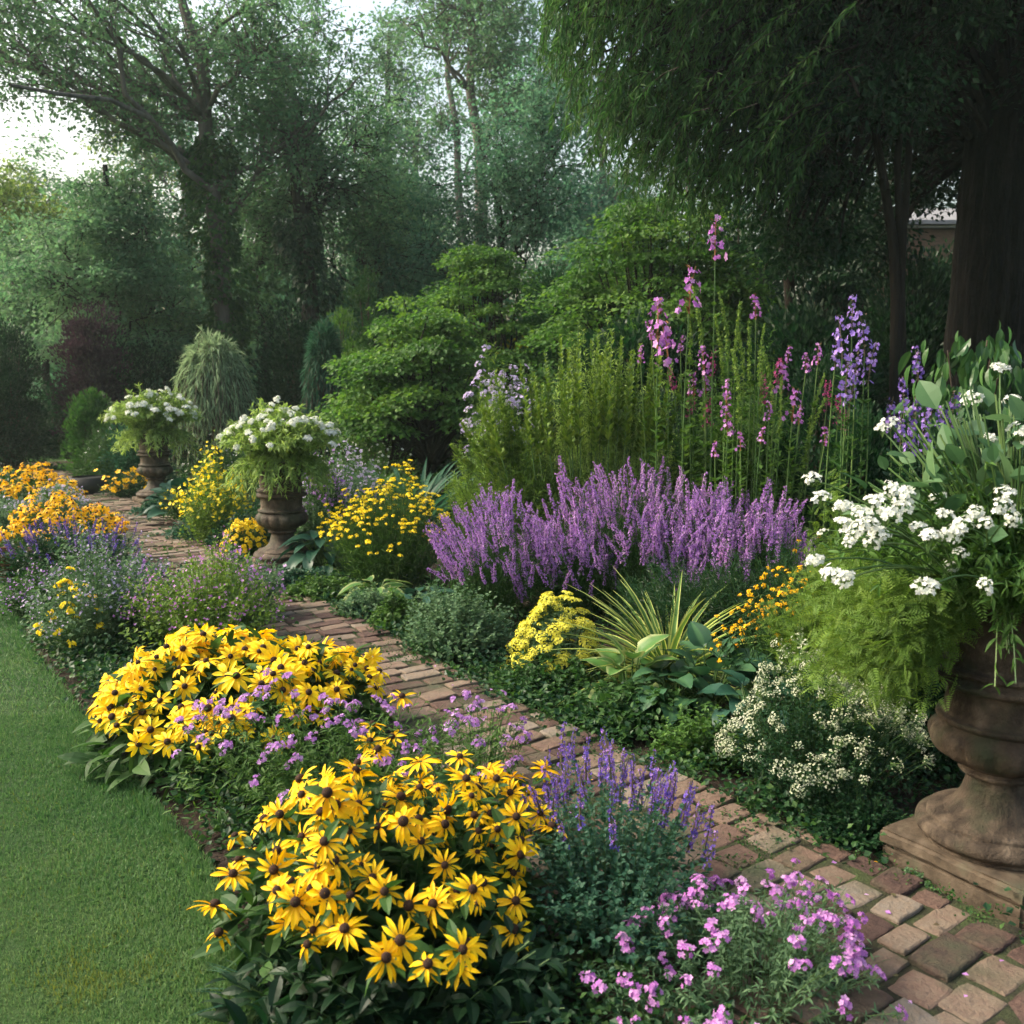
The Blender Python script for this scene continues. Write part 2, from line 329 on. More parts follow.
def umbel_meshes(k, mat, R=.035, n=40, fl=.008, t=FLO5, dome=.45, stem=STEM, stalks=True):
    out = []
    for _ in range(k):
        g = Geo(); a = rng.uniform(0, 6.283, n); q = np.sqrt(rng.random(n)); d = np.stack([q * np.cos(a), q * np.sin(a), np.sqrt(1 - q * q * .95)], -1)
        p = d * np.array([R, R, R * dome]) * rng.uniform(.85, 1.1, (n, 1)) * np.array([1, rng.uniform(.7, 1.1), 1])
        nn = nrm(d * np.array([.7, .7, 1]) + fuzz(n, .3))
        g.bake(t, p, facing(nn), fl * rng.uniform(.7, 1.2, n), None, 0)
        if stalks:
            b = np.array([0, 0, -R * 1.0]); s = p[::3]; tt = np.linspace(0, 1, 3)[None, :, None]
            g.tubes(b + (s[:, None] - b) * tt, .0008 + R * .01, 3, None, 1)
        out.append(g.mesh('flower_cluster', [mat, stem]))
    return out

# ------------------------------------------------------------------ plant generators
def bez(a, b, c, K):
    t = np.linspace(0, 1, K)[None, :, None]; return a[:, None] * (1 - t) ** 2 + b[:, None] * 2 * t * (1 - t) + c[:, None] * t * t
def dome_tips(n, c, rx, ry, h, edge=.65, hvar=.10, pw=2.4, lump=.12, rot=0.0, rpow=.5):
    a = rng.uniform(0, 6.283, n); r = rng.random(n) ** rpow
    ph = rng.uniform(0, 6.283, 3); rl = 1 + lump * (np.sin(2 * a + ph[0]) + .7 * np.sin(3 * a + ph[1]) + .5 * np.sin(5 * a + ph[2])) * .6
    x, y = r * rl * rx * np.cos(a), r * rl * ry * np.sin(a)
    cr, sr = math.cos(rot), math.sin(rot)
    z = h * (1 - edge * r ** pw) * (1 + rng.normal(0, hvar, n)) * (1 + lump * np.sin(x / rx * 4 + ph[1]) * np.cos(y / ry * 3 + ph[2]))
    return np.stack([c[0] + cr * x - sr * y, c[1] + sr * x + cr * y, z + c[2]], -1)
def clump(name, label, cat, c, rx, ry, h, n, m, leaf, size, mat, *, tips=None, spread=.45, edge=.65, hvar=.10, lump=.12, up=.25, out=.8, droop=.0,
          t0=.15, sr=.0022, K=7, stem=STEM, group=None, leaf_var=.25, top_small=.35, root=None, noise=.35, rot=0.0, fill=0, pw=2.4, bias=1.0, part='leaves', stempart='stems', roll=.3, belly=.55, cut=0):
    """stems arch from a common base to a dome of tips and carry m leaves each; returns root, tips, directions at the tips"""
    c = np.array([c[0], c[1], c[2] if len(c) > 2 else 0.0])
    if root is None: root = thing(name, label, cat, c, group)
    if tips is None: tips = dome_tips(n, c, rx, ry, h, edge, hvar, lump=lump, rot=rot, pw=pw)
    n = len(tips); base = c + (tips - c) * np.array([spread, spread, 0]) + fuzz(n, .01) * np.array([1, 1, 0])
    mid = base * (1 - .35) + tips * .35; mid[:, 2] = c[2] + (tips[:, 2] - c[2]) * (belly + .15 * rng.random(n))
    path = bez(base, mid, tips, K)
    g = Geo(); g.tubes(path, np.linspace(sr, sr * .5, K)[None], 3); 
    so = g.obj(stempart, stem, root)
    t = t0 + (1 - t0) * rng.random((n, m)) ** bias
    B, Mi, Tp = base[:, None], mid[:, None], tips[:, None]; tt = t[..., None]
    p = B * (1 - tt) ** 2 + Mi * 2 * tt * (1 - tt) + Tp * tt * tt
    tg = nrm(2 * (1 - tt) * (Mi - B) + 2 * tt * (Tp - Mi))
    ang = (np.arange(m) * 2.4)[None] + rng.uniform(0, 6.283, (n, 1)) + rng.normal(0, .3, (n, m))
    rad = np.stack([np.cos(ang), np.sin(ang), np.zeros_like(ang)], -1)
    d = nrm(rad * out + tg * up + np.array([0, 0, -droop]) + rng.normal(0, noise, (n, m, 3)))
    S = size * rng.uniform(1 - leaf_var, 1 + leaf_var, (n, m)) * (1 - top_small * t ** 3)
    p = p.reshape(-1, 3); d = d.reshape(-1, 3); S = S.ravel(); tint = np.clip(np.repeat(rng.random(n), m) * .5 + rng.random(n * m) * .5, 0, 1)
    g = Geo(); g.bake(leaf, p, frames(d, (0, 0, 1), roll), S, tint)
    if fill:                                                    # low inner leaves that close the plant
        q = dome_tips(fill, c, rx * .95, ry * .95, h * .8, edge); q[:, 2] = c[2] + (q[:, 2] - c[2]) * rng.random(fill) ** .7
        dd = nrm((q - c) * np.array([1, 1, .3]) + fuzz(fill, .3)); g.bake(leaf, q, frames(dd, (0, 0, 1), .4), size * rng.uniform(.7, 1.2, fill))
    g.obj(part, mat, root)
    td = nrm(path[:, -1] - path[:, -2]); return root, tips, td
def pick_near(tips, k):
    """the k tips that show largest: nearest to the camera"""
    i = np.argsort(np.linalg.norm(tips - np.array([0, 0, HC]), axis=1)); return i[:k], i[k:]
def heads(root, name, meshes, pos, R, S, maxn=100, stuff_name=None, child=None, child_name=None):
    S = np.broadcast_to(np.asarray(S, float), (len(pos),)).copy(); a, b = pick_near(pos, maxn)
    place(root, name, meshes, pos[a], R[a], S[a], child, child_name)
    if len(b):
        g = Geo(); src = meshes[0]; mats = [m for m in src.materials]; L = len(src.vertices)
        v = np.empty(L * 3, np.float32); src.vertices.foreach_get('co', v); f = np.empty(len(src.loops), np.int32); src.loops.foreach_get('vertex_index', f)
        mi = np.empty(len(src.polygons), np.int32); src.polygons.foreach_get('material_index', mi); av = np.empty(L * 3, np.float32); src.attributes['uvt'].data.foreach_get('vector', av)
        F = f.reshape(-1, 3); C = av.reshape(-1, 3)[:, :2]
        for k in range(len(mats)):
            if (mi == k).any():
                t = T.__new__(T); t.V = v.reshape(-1, 3).astype(float); t.F = F[mi == k]; t.C = C; g.bake(t, pos[b], R[b], S[b], None, k)
        o = g.obj(stuff_name or name + 's', mats, root); o['kind'] = 'stuff'
def rosette(name, label, cat, c, n, size, leaf, mat, h=.25, rad=.2, root=None, group=None, up0=1.1, up1=.1, stem=STEM):
    """hosta-like clump: leaves on stalks out of the base"""
    c = np.array([c[0], c[1], 0.0]); root = root or thing(name, label, cat, c, group)
    k = np.arange(n); a = k * 2.4 + rng.normal(0, .2, n); f = (k + .5) / n
    rr = rad * (.15 + .85 * f); hz = h * (1 - .65 * f ** 1.6) * rng.uniform(.85, 1.15, n)
    tip = c + np.stack([rr * np.cos(a), rr * np.sin(a), hz], -1); b = np.repeat(c[None], n, 0) + fuzz(n, .01) * np.array([1, 1, 0])
    mid = b * .6 + tip * .4; mid[:, 2] = hz * .7
    g = Geo(); g.tubes(bez(b, mid, tip, 5), .0035, 4); g.obj('stalks', stem, root)
    el = up0 + (up1 - up0) * f + rng.normal(0, .15, n); d = np.stack([np.cos(a) * np.cos(el), np.sin(a) * np.cos(el), np.sin(el)], -1)
    g = Geo(); g.bake(leaf, tip, frames(d, (0, 0, 1), .15), size * rng.uniform(.75, 1.15, n)); g.obj('leaves', mat, root, smooth=True)
    return root
def blades(name, label, cat, c, n, L, mat, leaf=BLADE, w=1.0, spread=.05, el0=.5, el1=1.5, root=None, group=None, part='leaves'):
    c = np.array([c[0], c[1], c[2] if len(c) > 2 else 0.0]); root = root or thing(name, label, cat, c, group)
    a = rng.uniform(0, 6.283, n); el = rng.uniform(el0, el1, n); S = L * rng.uniform(.6, 1.1, n)
    d = np.stack([np.cos(a) * np.cos(el), np.sin(a) * np.cos(el), np.sin(el)], -1); p = c + np.stack([np.cos(a), np.sin(a), 0 * a], -1) * spread * rng.random((n, 1))
    up = np.stack([-np.cos(a) * .3, -np.sin(a) * .3, np.full(n, 1.0)], -1)
    g = Geo(); g.bake(leaf, p, frames(d, up, .08), np.stack([S * w, S, S], -1)); g.obj(part, mat, root, smooth=True); return root

def tree(name, label, base, top, r0, crowns, mat, *, cat='tree', bark=BARK, size=.09, nl=160, cr=.7, flat=.6, leaf=LEAF4, droop=.2, group=None, limbs=True, wiggle=.15, trunk_pts=None, lr=.05, clear=0, dens=1, sides=10, shell=.45, up=(0, 0, 1), roll=.6):
    """crowns: (centre, radii, number of clusters); leaves gather in uneven clusters on limbs that leave the trunk"""
    base = np.array(base, float); root = thing(name, label, cat, base, group)
    if trunk_pts is None:
        top = np.array(top, float); K = 9; t = np.linspace(0, 1, K)[:, None]; tp = base + (top - base) * t
        tp[1:-1] += rng.normal(0, wiggle, (K - 2, 3)) * np.array([1, 1, 0]) * .6
    else: tp = np.array(trunk_pts, float)
    K = len(tp); g = Geo()
    rr = r0 * np.linspace(1, .35, K); rr[0] *= 1.25
    fine = np.linspace(0, K - 1, (K - 1) * 4 + 1); tpf = np.stack([np.interp(fine, range(K), tp[:, i]) for i in range(3)], -1); g.tubes(tpf, np.interp(fine, range(K), rr)[None], sides)
    Cs, Cr = [], []
    for cc, rd, nc in crowns:
        d = rand_dirs(nc); q = rng.random(nc) ** shell; p = np.array(cc) + d * q[:, None] * np.array(rd); Cs.append(p); Cr.append(rng.uniform(.6, 1.3, nc) * cr)
    Cs = np.concatenate(Cs); Cr = np.concatenate(Cr)
    if clear: k = Cs[:, 2] > clear; Cs, Cr = Cs[k], Cr[k]
    if limbs:
        nb = max(4, len(Cs) // 14); B = Cs[rng.permutation(len(Cs))[:nb]]
        i = [int(np.argmin(np.abs(tp[:, 2] - (c[2] - .6 * np.linalg.norm((c - tp[-1])[:2]) - .3)))) for c in B]; i = np.clip(i, 1, K - 1)
        st = tp[i]; md = st * .5 + B * .5 + np.array([0, 0, .1]) * np.linalg.norm(B - st, axis=1)[:, None] + fuzz(nb, .35)
        bp = bez(st, md, B, 9); bp[:, 1:-1] += rng.normal(0, .06, (nb, 7, 3)); g.tubes(bp, (r0 * .30 * np.linspace(1, .25, 9))[None].clip(.008), 5)
        near = np.argmin(np.linalg.norm(Cs[:, None] - B[None], axis=2), 1); s2 = bp[near, rng.integers(4, 8, len(Cs))]; g.tubes(bez(s2, (s2 + Cs) / 2 + fuzz(len(Cs), .15), Cs, 6), (r0 * .09 * np.linspace(1, .3, 6))[None].clip(.005), 4)
        tw = rand_dirs(len(Cs) * 5) * np.array([1, 1, .5]); s = np.repeat(Cs, 5, 0); e = s + tw * np.repeat(Cr, 5)[:, None] * .9
        g.tubes(bez(s, (s + e) / 2 + fuzz(len(s), .04), e, 4), (max(.004, r0 * .05) * np.linspace(1, .4, 4))[None], 3)
    g.obj('trunk', bark, root, smooth=True)
    N = len(Cs); nls = np.maximum(12, (nl * (Cr / cr) ** 2 * rng.uniform(.6, 1.3, N))).astype(int); idx = np.repeat(np.arange(N), nls); M = len(idx)
    d = rand_dirs(M); q = rng.random(M) ** .75; off = d * (q * Cr[idx])[:, None] * np.array([1, 1, flat])
    # clusters sag at their rim, like a layered bough
    off[:, 2] -= .25 * np.linalg.norm(off[:, :2], axis=1) ** 2 / Cr[idx]
    p = Cs[idx] + off; dr = nrm(off * np.array([1, 1, .3]) + fuzz(M, .35) + np.array([0, 0, -droop]))
    g = Geo(); g.bake(leaf, p, frames(dr, up, roll), size * rng.uniform(.6, 1.3, M), np.clip(rng.random(N)[idx] * .6 + rng.random(M) * .4, 0, 1)); g.obj('crown', mat, root)
    return root
def crown_px(px, py, hw, hh, Y, nc, depth=None):
    c = P(px, py, Y); s = Y / F_PX; return (c, (hw * s, depth or hw * s, hh * s), nc)
def shrub(name, label, px, hw, top, Y, mat, *, ry=None, n=60, nl=130, size=.05, cr=.25, flat=.7, cat='shrub', leaf=LEAF4, droop=.1, group=None, bark=TWIG, bottom=0.0, roll=.6, stems=7, shell=.33):
    """multi-stemmed bush whose leaf clusters fill a dome"""
    X = GX(px, Y, .5); h = HZ(top, Y); rx = hw * Y / F_PX; ry = ry or rx; c = np.array([X, Y, 0.]); root = thing(name, label, cat, c, group)
    d = rand_dirs(n, -.35, 1); q = rng.random(n) ** shell; mz = (h - cr * flat * .6 - bottom) / 1.3
    Cs = c + np.array([0, 0, bottom + .3 * mz]) + d * q[:, None] * np.array([max(rx - cr * .5, .1), max(ry - cr * .5, .1), mz]); Cr = cr * rng.uniform(.7, 1.3, n)
    Cs[:, 2] = np.maximum(Cs[:, 2], .08)
    b = c + fuzz(n, rx * .06) * np.array([1, 1, 0]); b[:, 2] = 0; md = b * .55 + Cs * .45; md[:, 2] = Cs[:, 2] * .65
    g = Geo(); g.tubes(bez(b, md, Cs, 6), (.004 + h * .006) * np.linspace(1, .35, 6)[None], 5); g.obj('stems', bark, root)
    idx = np.repeat(np.arange(n), nl); M = len(idx); d = rand_dirs(M); q = rng.random(M) ** .5; off = d * (q * Cr[idx])[:, None] * np.array([1, 1, flat])
    off[:, 2] -= .25 * np.linalg.norm(off[:, :2], axis=1) ** 2 / Cr[idx]
    dr = nrm(off * np.array([1, 1, .4]) + (Cs[idx] - c) * .3 + fuzz(M, .3 * cr) + np.array([0, 0, -droop * cr]))
    p = Cs[idx] + off; p[:, 2] = np.maximum(p[:, 2], .02)
    g = Geo(); g.bake(leaf, p, frames(dr, (0, 0, 1), roll), size * rng.uniform(.6, 1.3, M), np.clip(rng.random(n)[idx] * .5 + rng.random(M) * .5, 0, 1)); g.obj('foliage', mat, root)
    return root, Cs

#==SETTING==
# ------------------------------------------------------------------ ground, lawn, path
def grid(name, x0, x1, y0, y1, nx, ny, zf, mat, kind='structure'):
    X, Y = np.meshgrid(np.linspace(x0, x1, nx), np.linspace(y0, y1, ny), indexing='xy'); V = np.stack([X, Y, zf(X, Y)], -1).reshape(-1, 3)
    i, j = np.meshgrid(np.arange(ny - 1), np.arange(nx - 1), indexing='ij'); a = (i * nx + j).ravel()
    q = np.stack([a, a + 1, a + nx + 1, a + nx], -1); g = Geo(); A = np.zeros((len(V), 3)); A[:, 2] = .5
    g.add(V, np.concatenate([q[:, [0, 1, 2]], q[:, [0, 2, 3]]]), A); o = g.obj(name, mat, smooth=True); tag(o, None, None, None, kind); return o
tag(grid('ground', -300, 300, -60, 500, 20, 20, lambda x, y: x * 0 - .03, FLOORM), 'dark woodland floor beneath the distant trees', 'ground', None, 'structure')
LE = np.array([(-3, .6), (0, -.05), (1.2, -.38), (2.04, -.62), (2.43, -.80), (2.74, -.95), (3.08, -1.22), (3.8, -1.74), (5.13, -2.7), (6.6, -3.6), (7.75, -4.5), (9.3, -5.8), (11, -7.6), (12.6, -9.6), (13.3, -12)])
def lawn_x(y): return np.interp(y, LE[:, 0], LE[:, 1], left=.6, right=-12)
def is_lawn(x, y): return ((x < lawn_x(y)) & (y < 13.3)) | ((y >= 13.3) & (x < -9.3 + .35 * np.sin(y)))  # curls round the end of the bed
def soil_z(x, y): return .02 + .018 * np.sin(x * 7 + y * 3) * np.cos(y * 6 - x * 2) + .012 * np.sin(x * 19 + 1) * np.sin(y * 17)
PE = np.array([(2.6, -.8, 0), (1.95, .6, 0), (1.6, 2.0, 0), (1.27, 2.43, 0), (1.02, 2.78, 0), (.43, 3.58, 0), (-.10, 4.3, 0), (-.72, 5.33, 0), (-1.52, 6.65, 0), (-2.6, 8.5, 0), (-3.65, 10.2, 0), (-4.9, 12.4, 0), (-6.6, 14.6, 0), (-8.8, 16.2, 0)])[:, :2]
seg = np.concatenate([[0], np.cumsum(np.linalg.norm(np.diff(PE, axis=0), axis=1))]); PL = seg[-1]
def path_at(s):
    sm = [np.interp(s + d, seg, PE[:, k]) for d in (-.25, 0, .25) for k in (0, 1)]; p = np.stack([(sm[0] + sm[2] + sm[4]) / 3, (sm[1] + sm[3] + sm[5]) / 3], -1)
    a = np.stack([np.interp(s - .4, seg, PE[:, k]) for k in (0, 1)], -1); b = np.stack([np.interp(s + .4, seg, PE[:, k]) for k in (0, 1)], -1)
    d = nrm(b - a); return p, np.stack([-d[..., 1], d[..., 0]], -1)     # normal points to the lawn side
# soil of both beds: one hummocky sheet, cut away where the lawn is
def soil_sheet():
    nx, ny = 260, 300; X, Y = np.meshgrid(np.linspace(-12, 9, nx), np.linspace(-1, 17, ny)); Z = soil_z(X, Y)
    V = np.stack([X, Y, Z], -1).reshape(-1, 3); i, j = np.meshgrid(np.arange(ny - 1), np.arange(nx - 1), indexing='ij'); a = (i * nx + j).ravel()
    keep = ~is_lawn(V[a][:, 0] + .05, V[a][:, 1]); a = a[keep]; q = np.stack([a, a + 1, a + nx + 1, a + nx], -1); g = Geo(); A = np.zeros((len(V), 3)); A[:, 2] = .5
    g.add(V, np.concatenate([q[:, [0, 1, 2]], q[:, [0, 2, 3]]]), A); o = g.obj('soil', SOIL, smooth=True); tag(o, 'dark crumbly earth of the flower beds', 'soil', None, 'structure')
soil_sheet()
# lawn: sheet 12 mm above the ground, cut along its edge
g = Geo(); yy = np.concatenate([np.linspace(-4, 13.3, 60)]); xr = lawn_x(yy)
V = np.concatenate([np.stack([np.full(60, -40.), yy, np.full(60, .012)], -1), np.stack([xr - .3, yy, np.full(60, .035)], -1), np.stack([xr, yy, np.full(60, .035)], -1), np.stack([xr + .03, yy, np.full(60, -.02)], -1)])
fs = []
for k in range(3):
    a = np.arange(59) + k * 60; fs += [np.stack([a, a + 60, a + 61], -1), np.stack([a, a + 61, a + 1], -1)]
A = np.zeros((len(V), 3)); A[:, 2] = .5; g.add(V, np.concatenate(fs), A)
V = np.array([(-40, 13.3, .012), (-9.2, 13.3, .012), (-9.4, 15, .012), (-8.2, 17, .012), (-6.5, 19, .012), (-6, 21, .012), (-40, 21, .012)], float); g.add(V, np.array([(0, i, i + 1) for i in range(1, 6)]), np.full((7, 3), .5))
tag(g.obj('lawn', LAWNM), 'mown lawn curving along the left of the flower bed', 'lawn', None, 'structure')
def grass():
    g = Geo(); B = T([(-.5, 0, 0), (.5, 0, 0), (.38, .55, .06), (-.38, .55, .06), (0, 1, .25)], [(0, 1, 2, 3), (3, 2, 4)], [(-1, 0), (1, 0), (1, .5), (-1, .5), (0, 1)])
    for y0, y1, w, n, bw, bh in ((1.7, 2.6, 1.6, 80000, .0030, .018), (2.6, 4.0, 2.2, 95000, .0036, .020), (4.0, 7.5, 3.5, 75000, .005, .026), (7.5, 12, 4, 24000, .009, .03)):
        y = rng.uniform(y0, y1, n); x = lawn_x(y) + .02 - rng.random(n) * w
        nz = np.sin(x * 9 + y * 4) * np.sin(y * 11 - x * 5) + np.sin(x * 23) * np.sin(y * 19); h = bh * rng.uniform(.55, 1.25, n) * (1 + .12 * nz); el = rng.uniform(.35, 1.45, n); a = rng.uniform(0, 6.283, n)
        d = np.stack([np.cos(a) * np.cos(el), np.sin(a) * np.cos(el), np.sin(el)], -1)
        moss = 2 * np.exp(-(((x + 1.03) / .13) ** 2 + ((y - 2.17) / .13) ** 2)) + .8 * np.exp(-(((x + 1.75) / .12) ** 2 + ((y - 3.0) / .2) ** 2)) + .5 * np.exp(-(((x + 1.45) / .2) ** 2 + ((y - 2.35) / .2) ** 2))
        ye = rng.random(n) < np.clip(moss * .30 * (nz > -.2), 0, .9) + .01
        tint = np.clip(.5 + .25 * np.sin(x * 2.1 + 1) * np.cos(y * 1.7) + rng.normal(0, .2, n), 0, 1)
        far = lawn_x(y) - x < .06; h[far] *= 1.6
        p = np.stack([x, y, np.full(n, .012) + .023 * np.clip(1 - (lawn_x(y) - x) / 2, 0, 1)], -1)
        R = frames(d, (0, -.3, 1), .6)
        for k, mk in ((0, ~ye), (1, ye)): g.bake(B, p[mk], R[mk], np.stack([np.full(mk.sum(), bw), h[mk], h[mk]], -1), tint[mk], k)
    o = g.obj('grass', [GRASS, GRASSY]); tag(o, 'short mown grass blades of the lawn', 'grass', None, 'stuff')
    g = Geo(); n = 22000; y = rng.uniform(13.3, 20.5, n); x = rng.uniform(-16, -8.4, n); a = rng.uniform(0, 6.283, n); d = np.stack([np.cos(a) * .3, np.sin(a) * .3, np.ones(n)], -1)
    g.bake(B, np.stack([x, y, np.full(n, .012)], -1), frames(d, (0, -.3, 1), .6), np.array([[.02, .04, .04]]).repeat(n, 0)); tag(g.obj('grass', GRASS), 'grass of the small far lawn beyond the beds', 'grass', None, 'stuff')
grass()
# brick path on a bed of soil and moss
def brick_path():
    Ls = np.arange(0, PL, .3); g = Geo(); p, n = path_at(Ls); K = len(Ls)
    V = np.concatenate([np.c_[p, np.full(K, .057)], np.c_[p + n * 1.06, np.full(K, .057)], np.c_[p - n * .06, np.full(K, -.03)], np.c_[p + n * 1.14, np.full(K, -.03)]]); a = np.arange(K - 1)
    A = np.zeros((len(V), 3)); A[:, 2] = .5; f = []
    for u, w in ((0, 1), (2, 0), (1, 3)): f += [np.stack([u * K + a, w * K + a, w * K + a + 1], -1), np.stack([u * K + a, w * K + a + 1, u * K + a + 1], -1)]
    g.add(V, np.concatenate(f), A); tag(g.obj('path_bed', noise_mat('path_joint', [(.35, (.025, .022, .014)), (.5, (.04, .045, .02)), (.7, (.05, .075, .022))], scale=11, rough=.95, bump=1, bscale=60)), 'mossy earth between the path bricks', 'path', None, 'structure')
    # one brick: rounded upper edge
    out = []
    def ring(e, z): return [(-.5 + e, -.5 + e, z), (.5 - e, -.5 + e, z), (.5 - e, .5 - e, z), (-.5 + e, .5 - e, z)]
    s_list, t_list, l_list, w_list = [], [], [], []
    s = 0.0; row = 0
    while s < PL:
        w = rng.uniform(.085, .125); t = -rng.uniform(.0, .14) - (row % 2) * .06
        while t < .99:
            l = rng.uniform(.13, .22); t1 = t + l; a0 = max(t, 0.0 + rng.uniform(-.02, .03)); b0 = min(t1, 1.0 + rng.uniform(-.03, .03))
            if b0 - a0 > .07: s_list.append(s + w / 2 + rng.normal(0, .004)); t_list.append((a0 + b0) / 2); l_list.append(b0 - a0); w_list.append(w)
            t = t1
        s += w; row += 1
    s = np.array(s_list); t = np.array(t_list); l = np.array(l_list); w = np.array(w_list)
    s = s + .10 * np.sin(t * 4 + .5)                            # courses bow a little across the path
    p, nn = path_at(s); c = p + nn * t[:, None]; N = len(s)
    x = nn; rot = rng.normal(0, .035, N); x = np.stack([x[:, 0] * np.cos(rot) - x[:, 1] * np.sin(rot), x[:, 0] * np.sin(rot) + x[:, 1] * np.cos(rot)], -1); y = np.stack([-x[:, 1], x[:, 0]], -1)
    L2, W2 = (l - .009 - rng.random(N) * .008)[:, None], (w - .008 - rng.random(N) * .008)[:, None]; z0 = .064 + rng.normal(0, .004, N); tilt = rng.normal(0, .028, (N, 2))
    lay = [(0, -.03), (0, -.006), (.0022, -.002), (.007, 0.0)]
    M = 16; V = np.empty((N, len(lay) * M, 3))
    jit = rng.normal(0, .0011, (N, M)) ; e = np.linspace(0, 1, 4, endpoint=False)
    loc = np.concatenate([np.c_[-.5 + e, -.5 + 0 * e], np.c_[.5 + 0 * e, -.5 + e], np.c_[.5 - e, .5 + 0 * e], np.c_[-.5 + 0 * e, .5 - e]])  # 16 points round the rim
    cut = np.ones(M); cut[[0, 4, 8, 12]] = 1
    for k, (ins, dz) in enumerate(lay):
        e_ = 2 * (ins + jit + .0022 * ((np.abs(loc[:, 0]) + np.abs(loc[:, 1])) > .99)[None]); hx = loc[None, :, 0] * (L2 - e_); hy = loc[None, :, 1] * (W2 - e_)
        V[:, k * M:(k + 1) * M, 0] = c[:, 0:1] + x[:, 0:1] * hx + y[:, 0:1] * hy; V[:, k * M:(k + 1) * M, 1] = c[:, 1:2] + x[:, 1:2] * hx + y[:, 1:2] * hy
        V[:, k * M:(k + 1) * M, 2] = z0[:, None] + dz + tilt[:, :1] * hx + tilt[:, 1:] * hy + (rng.normal(0, .0010, (N, M)) if k == 2 else 0)
    f = []
    for k in range(len(lay) - 1):
        for j in range(M): j2 = (j + 1) % M; a, b, cc, d = k * M + j, k * M + j2, (k + 1) * M + j2, (k + 1) * M + j; f += [(a, b, cc), (a, cc, d)]
    top = (len(lay) - 1) * M; f += [(top, top + j, top + j + 1) for j in range(1, M - 1)]
    F = np.array(f)[None] + (np.arange(N) * len(lay) * M)[:, None, None]; A = np.zeros((N, len(lay) * M, 3)); A[:, :, 2] = rng.random(N)[:, None]
    g = Geo(); g.add(V.reshape(-1, 3), F.reshape(-1, 3), A.reshape(-1, 3)); tag(g.obj('path', BRICK, smooth=False), 'worn brick path winding between the two flower beds', 'path', None, 'structure')
    # moss and tiny weeds in the joints
    g = Geo(); n = 9000; s = rng.random(n) ** 1.3 * (PL - 3); t = rng.uniform(-.05, 1.05, n); k = (np.sin(s * 3.1) + np.sin(s * 7.7 + t * 5) > .55) | (t < .06) & (rng.random(n) < .9) | (t > .90); s, t = s[k], t[k]; p, nn = path_at(s); c = p + nn * t[:, None]; n = len(c)
    idx = np.repeat(np.arange(n), 12); q = np.c_[c, np.full(n, .060)][idx] + fuzz(len(idx), .016) * np.array([1, 1, .35]); d = rand_dirs(len(idx), 0, 1); g.bake(LEAFW, q, frames(d, (0, 0, 1), .5), rng.uniform(.006, .014, len(idx)))
    tag(g.obj('moss', G_mid), 'small moss and weeds growing in the path joints', 'moss', None, 'stuff')
brick_path()
#==URNS==
PROF = [(.200, .128), (.202, .138), (.206, .142), (.219, .155), (.219, .172), (.206, .186), (.192, .190), (.188, .192), (.186, .203), (.172, .208), (.140, .220), (.115, .240), (.097, .270), (.087, .305), (.085, .33), (.105, .338), (.108, .350), (.098, .358),
        (.125, .372), (.172, .40), (.192, .435), (.190, .465), (.172, .485), (.166, .492), (.178, .500), (.178, .512), (.160, .520), (.156, .56), (.158, .60), (.166, .606), (.190, .615), (.193, .63), (.172, .640), (.170, .648), (.182, .655), (.180, .668), (.158, .675),
        (.158, .70), (.165, .76), (.180, .82), (.200, .850), (.214, .862), (.216, .88), (.205, .888), (.188, .885), (.178, .85), (.15, .80), (.001, .80)]
def urn(c, label, rotz, plinth=.288):
    root = thing('stone_urn', label, 'urn', (c[0], c[1], 0), 'stone urns along the brick path')
    pr = smooth_prof(PROF, 4)
    def mod(z, th):
        lob = np.clip(1 - ((z - .43) / .065) ** 2, 0, 1); pan = np.clip(1 - ((z - .765) / .075) ** 2, 0, 1)
        return 1 + .075 * lob * (np.abs(np.sin(th * 7)) ** .6 - .6) - .02 * (np.sin(th * 4) ** 8) * pan + .006 * np.sin(th * 2 + z * 9) + .004 * np.sin(th * 11 + z * 40)
    foot = Geo(); b = Geo()
    lathe(foot, pr[pr[:, 1] <= .356], 96, mod=mod); lathe(b, pr[(np.arange(len(pr)) >= np.argmax(pr[:, 1] > .352))], 112, mod=mod)
    fo = foot.obj('pedestal', STONE, root, off=(0, 0, 0), smooth=True); bo = b.obj('bowl', STONE, root, off=(0, 0, 0), smooth=True)
    import bmesh
    for nm, s, z0, z1 in (('plinth', plinth * .96, -.02, .078), ('plinth', plinth, .080, .127)):
        bm = bmesh.new(); bmesh.ops.create_cube(bm, size=1); bmesh.ops.scale(bm, vec=(2 * s * .8, 2 * s * .8, z1 - z0), verts=bm.verts); bmesh.ops.translate(bm, vec=(0, 0, (z0 + z1) / 2), verts=bm.verts)
        bmesh.ops.bevel(bm, geom=bm.edges[:], offset=.010, segments=3, affect='EDGES'); bmesh.ops.subdivide_edges(bm, edges=[e for e in bm.edges if e.calc_length() > .1], cuts=12, use_grid_fill=True)
        for v in bm.verts: v.co += Vector(rng.normal(0, .0012, 3)) + Vector((math.sin(v.co.y * 23) * .002, math.sin(v.co.x * 19) * .002, 0))
        me = bpy.data.meshes.new(nm); bm.to_mesh(me); bm.free(); me.materials.append(STONE2)
        for pl in me.polygons: pl.use_smooth = True
        me.set_sharp_from_angle(angle=R_(40)); o = bpy.data.objects.new(nm, me); col.objects.link(o); o.parent = root
    root.rotation_euler = (0, 0, rotz); return root
U1, U2, U3 = (1.45, 2.70), (GX(284, 7.17), 7.17), (GX(157, 11.0), 11.0)
urn(U1, 'large weathered stone urn at the near end of the path beside the bricks', R_(33))
urn(U2, 'brown stone urn beside the yellow marigolds, midway along the path', R_(20), .27)
urn(U3, 'farthest stone urn, standing at the far bend of the path', R_(38), .27)
